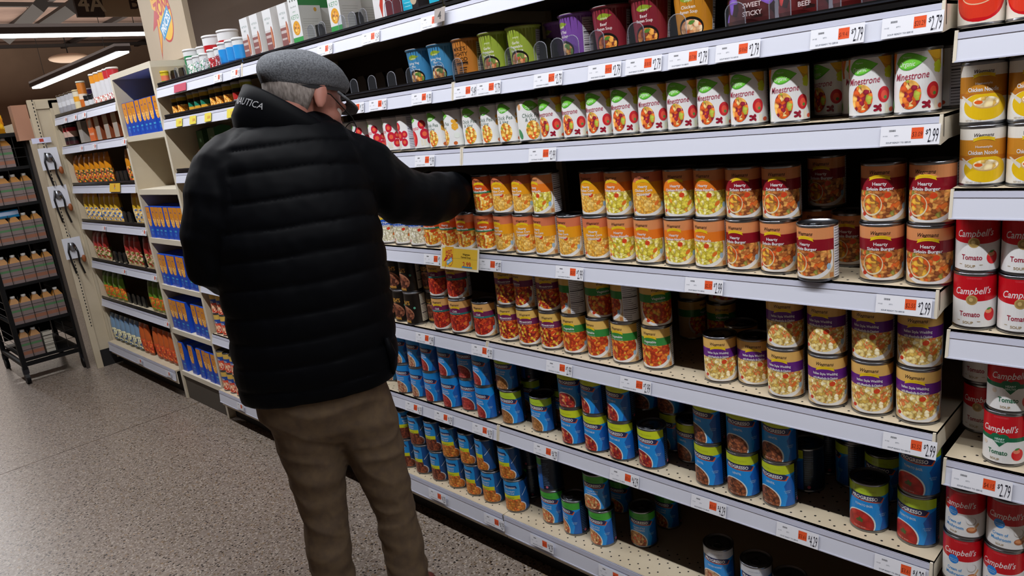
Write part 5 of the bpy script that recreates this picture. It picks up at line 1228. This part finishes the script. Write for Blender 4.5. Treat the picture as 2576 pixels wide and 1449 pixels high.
# ---- hair, eyes, glasses
h=MB(); rings=[]
for k in range(12):
    u=-.072+k*.0085; 
    rings.append((u,k))
vs=[];fs=[];nc=26
for k in range(13):
    ph=-.95+k*.12; 
    for i in range(nc):
        a=math.radians(100+160*i/(nc-1)); cu=math.cos(ph)
        j_=1+.012*noise.noise(Vector((i*.9,k*.9,0)))
        vs.append(hl(.101*cu*math.cos(a)*j_-.004,.080*cu*math.sin(a)*j_,.088*math.sin(ph)+.018))
for k in range(12):
    for i in range(nc-1): fs.append((k*nc+i,k*nc+i+1,(k+1)*nc+i+1,(k+1)*nc+i))
h.add(vs,fs,HAIR,True); ho=h.build('grey_hair',man); sm=ho.modifiers.new('thickness','SOLIDIFY'); sm.thickness=.008; sm.offset=0
for s in (-1,1):
    eb=link('eye',MB().sph(hl(.080,s*.032,-.012),.013,.013,.013,M('#d8d0c8',.2),16,10,HM).mesh('eye'),man); link('iris',MB().sph(hl(.0895,s*.032,-.014),.0045,.006,.006,M('#3a3028',.2),12,8,HM).mesh('iris'),eb)
g=MB(); GM=M('#15120f',.3,.3)
for s in (-1,1):
    g.tube([hl(.128,s*.034+.024*math.cos(a),-.040+.019*math.sin(a)) for a in [2*PI*i/20 for i in range(21)]],.0014,GM,6)
    g.tube([hl(.128,s*.058,-.034),hl(.10,s*.074,-.022),hl(.02,s*.084,.006),hl(-.012,s*.086,.002)],.0016,GM,6)
g.tube([hl(.128,-.010,-.038),hl(.131,0,-.035),hl(.128,.010,-.038)],.0014,GM,6)
gl=g.build('eyeglasses',man)
for s in (-1,1):
    L=MB(); L.add([hl(.128,s*.034+.023*math.cos(a),-.040+.018*math.sin(a)) for a in [2*PI*i/20 for i in range(20)]],[tuple(range(20))],CLEAR); L.build('lens',gl)
# ---- flat cap
SLc=.30; F2=(F_+U_*SLc).normalized(); U2=Rh.cross(F2).normalized(); U2=U2 if U2.z>0 else -U2
CB_=hl(.004,0,.018)
def cpt(f,r,u): return CB_+F2*f+Rh*r+U2*u
prof=[(.108,.086,-.004,0),(.114,.091,.004,0),(.121,.097,.018,-.001),(.126,.101,.034,-.002),(.124,.099,.050,-.004),(.113,.090,.066,-.008),(.092,.073,.078,-.014),(.062,.050,.086,-.02),(.030,.025,.090,-.026),(.004,.004,.091,-.028)]
cr=[]
for a,b_,u,sh in prof:
    R=[]
    for i in range(64):
        t=2*PI*i/64; ct=math.cos(t); st=math.sin(t); ff=a*ct*(.93 if ct>0 else .95)+sh; 
        dz=-.040*max(0,ct)**1.6*(u/.06 if u<.06 else 1)   # slopes towards the brim
        q=cpt(ff,b_*st,u+dz); nz=noise.noise(q*16)*.006+noise.noise(q*38)*.0025
        R.append(q+(q-cpt(0,0,.02)).normalized()*nz*(1 if u>.01 else .2))
    cr.append(R)
cp=MB(); cp.loft(cr,WOOL,True,True); cap=cp.build('flat_cap',man); ss=cap.modifiers.new('soft','SUBSURF'); ss.levels=1; ss.render_levels=1
bp=MB(); n=22; top=[];bot=[]
rows=[]
for k in range(5):
    q=k/4; row_=[]
    for i in range(n+1):
        t=-1.25+2.5*i/n; base=(.100*math.cos(t),.090*math.sin(t)); ext=.036*q*math.cos(t*.85)
        row_.append(cpt(base[0]+ext,base[1]*(1+.04*q),.002-.010*q-.25*ext-.03*max(0,math.cos(t))))
    rows.append(row_)
vs=[p for r in rows for p in r]; fs=[(k*(n+1)+i,k*(n+1)+i+1,(k+1)*(n+1)+i+1,(k+1)*(n+1)+i) for k in range(4) for i in range(n)]
bp.add(vs,fs,WOOL,True); bo=bp.build('cap_brim',cap); sm=bo.modifiers.new('thickness','SOLIDIFY'); sm.thickness=.006; sm.offset=0
sb=MB(); sb.loft([[cpt(a*math.cos(t)*(.9 if math.cos(t)>0 else .93)*k,b_*math.sin(t)*k,u) for t in [2*PI*i/48 for i in range(48)]] for a,b_,u,k in ((.109,.087,-.006,1.0),(.112,.090,.001,1.0))],M('#2c2d30',.8),True,False); sb.build('sweatband',cap)
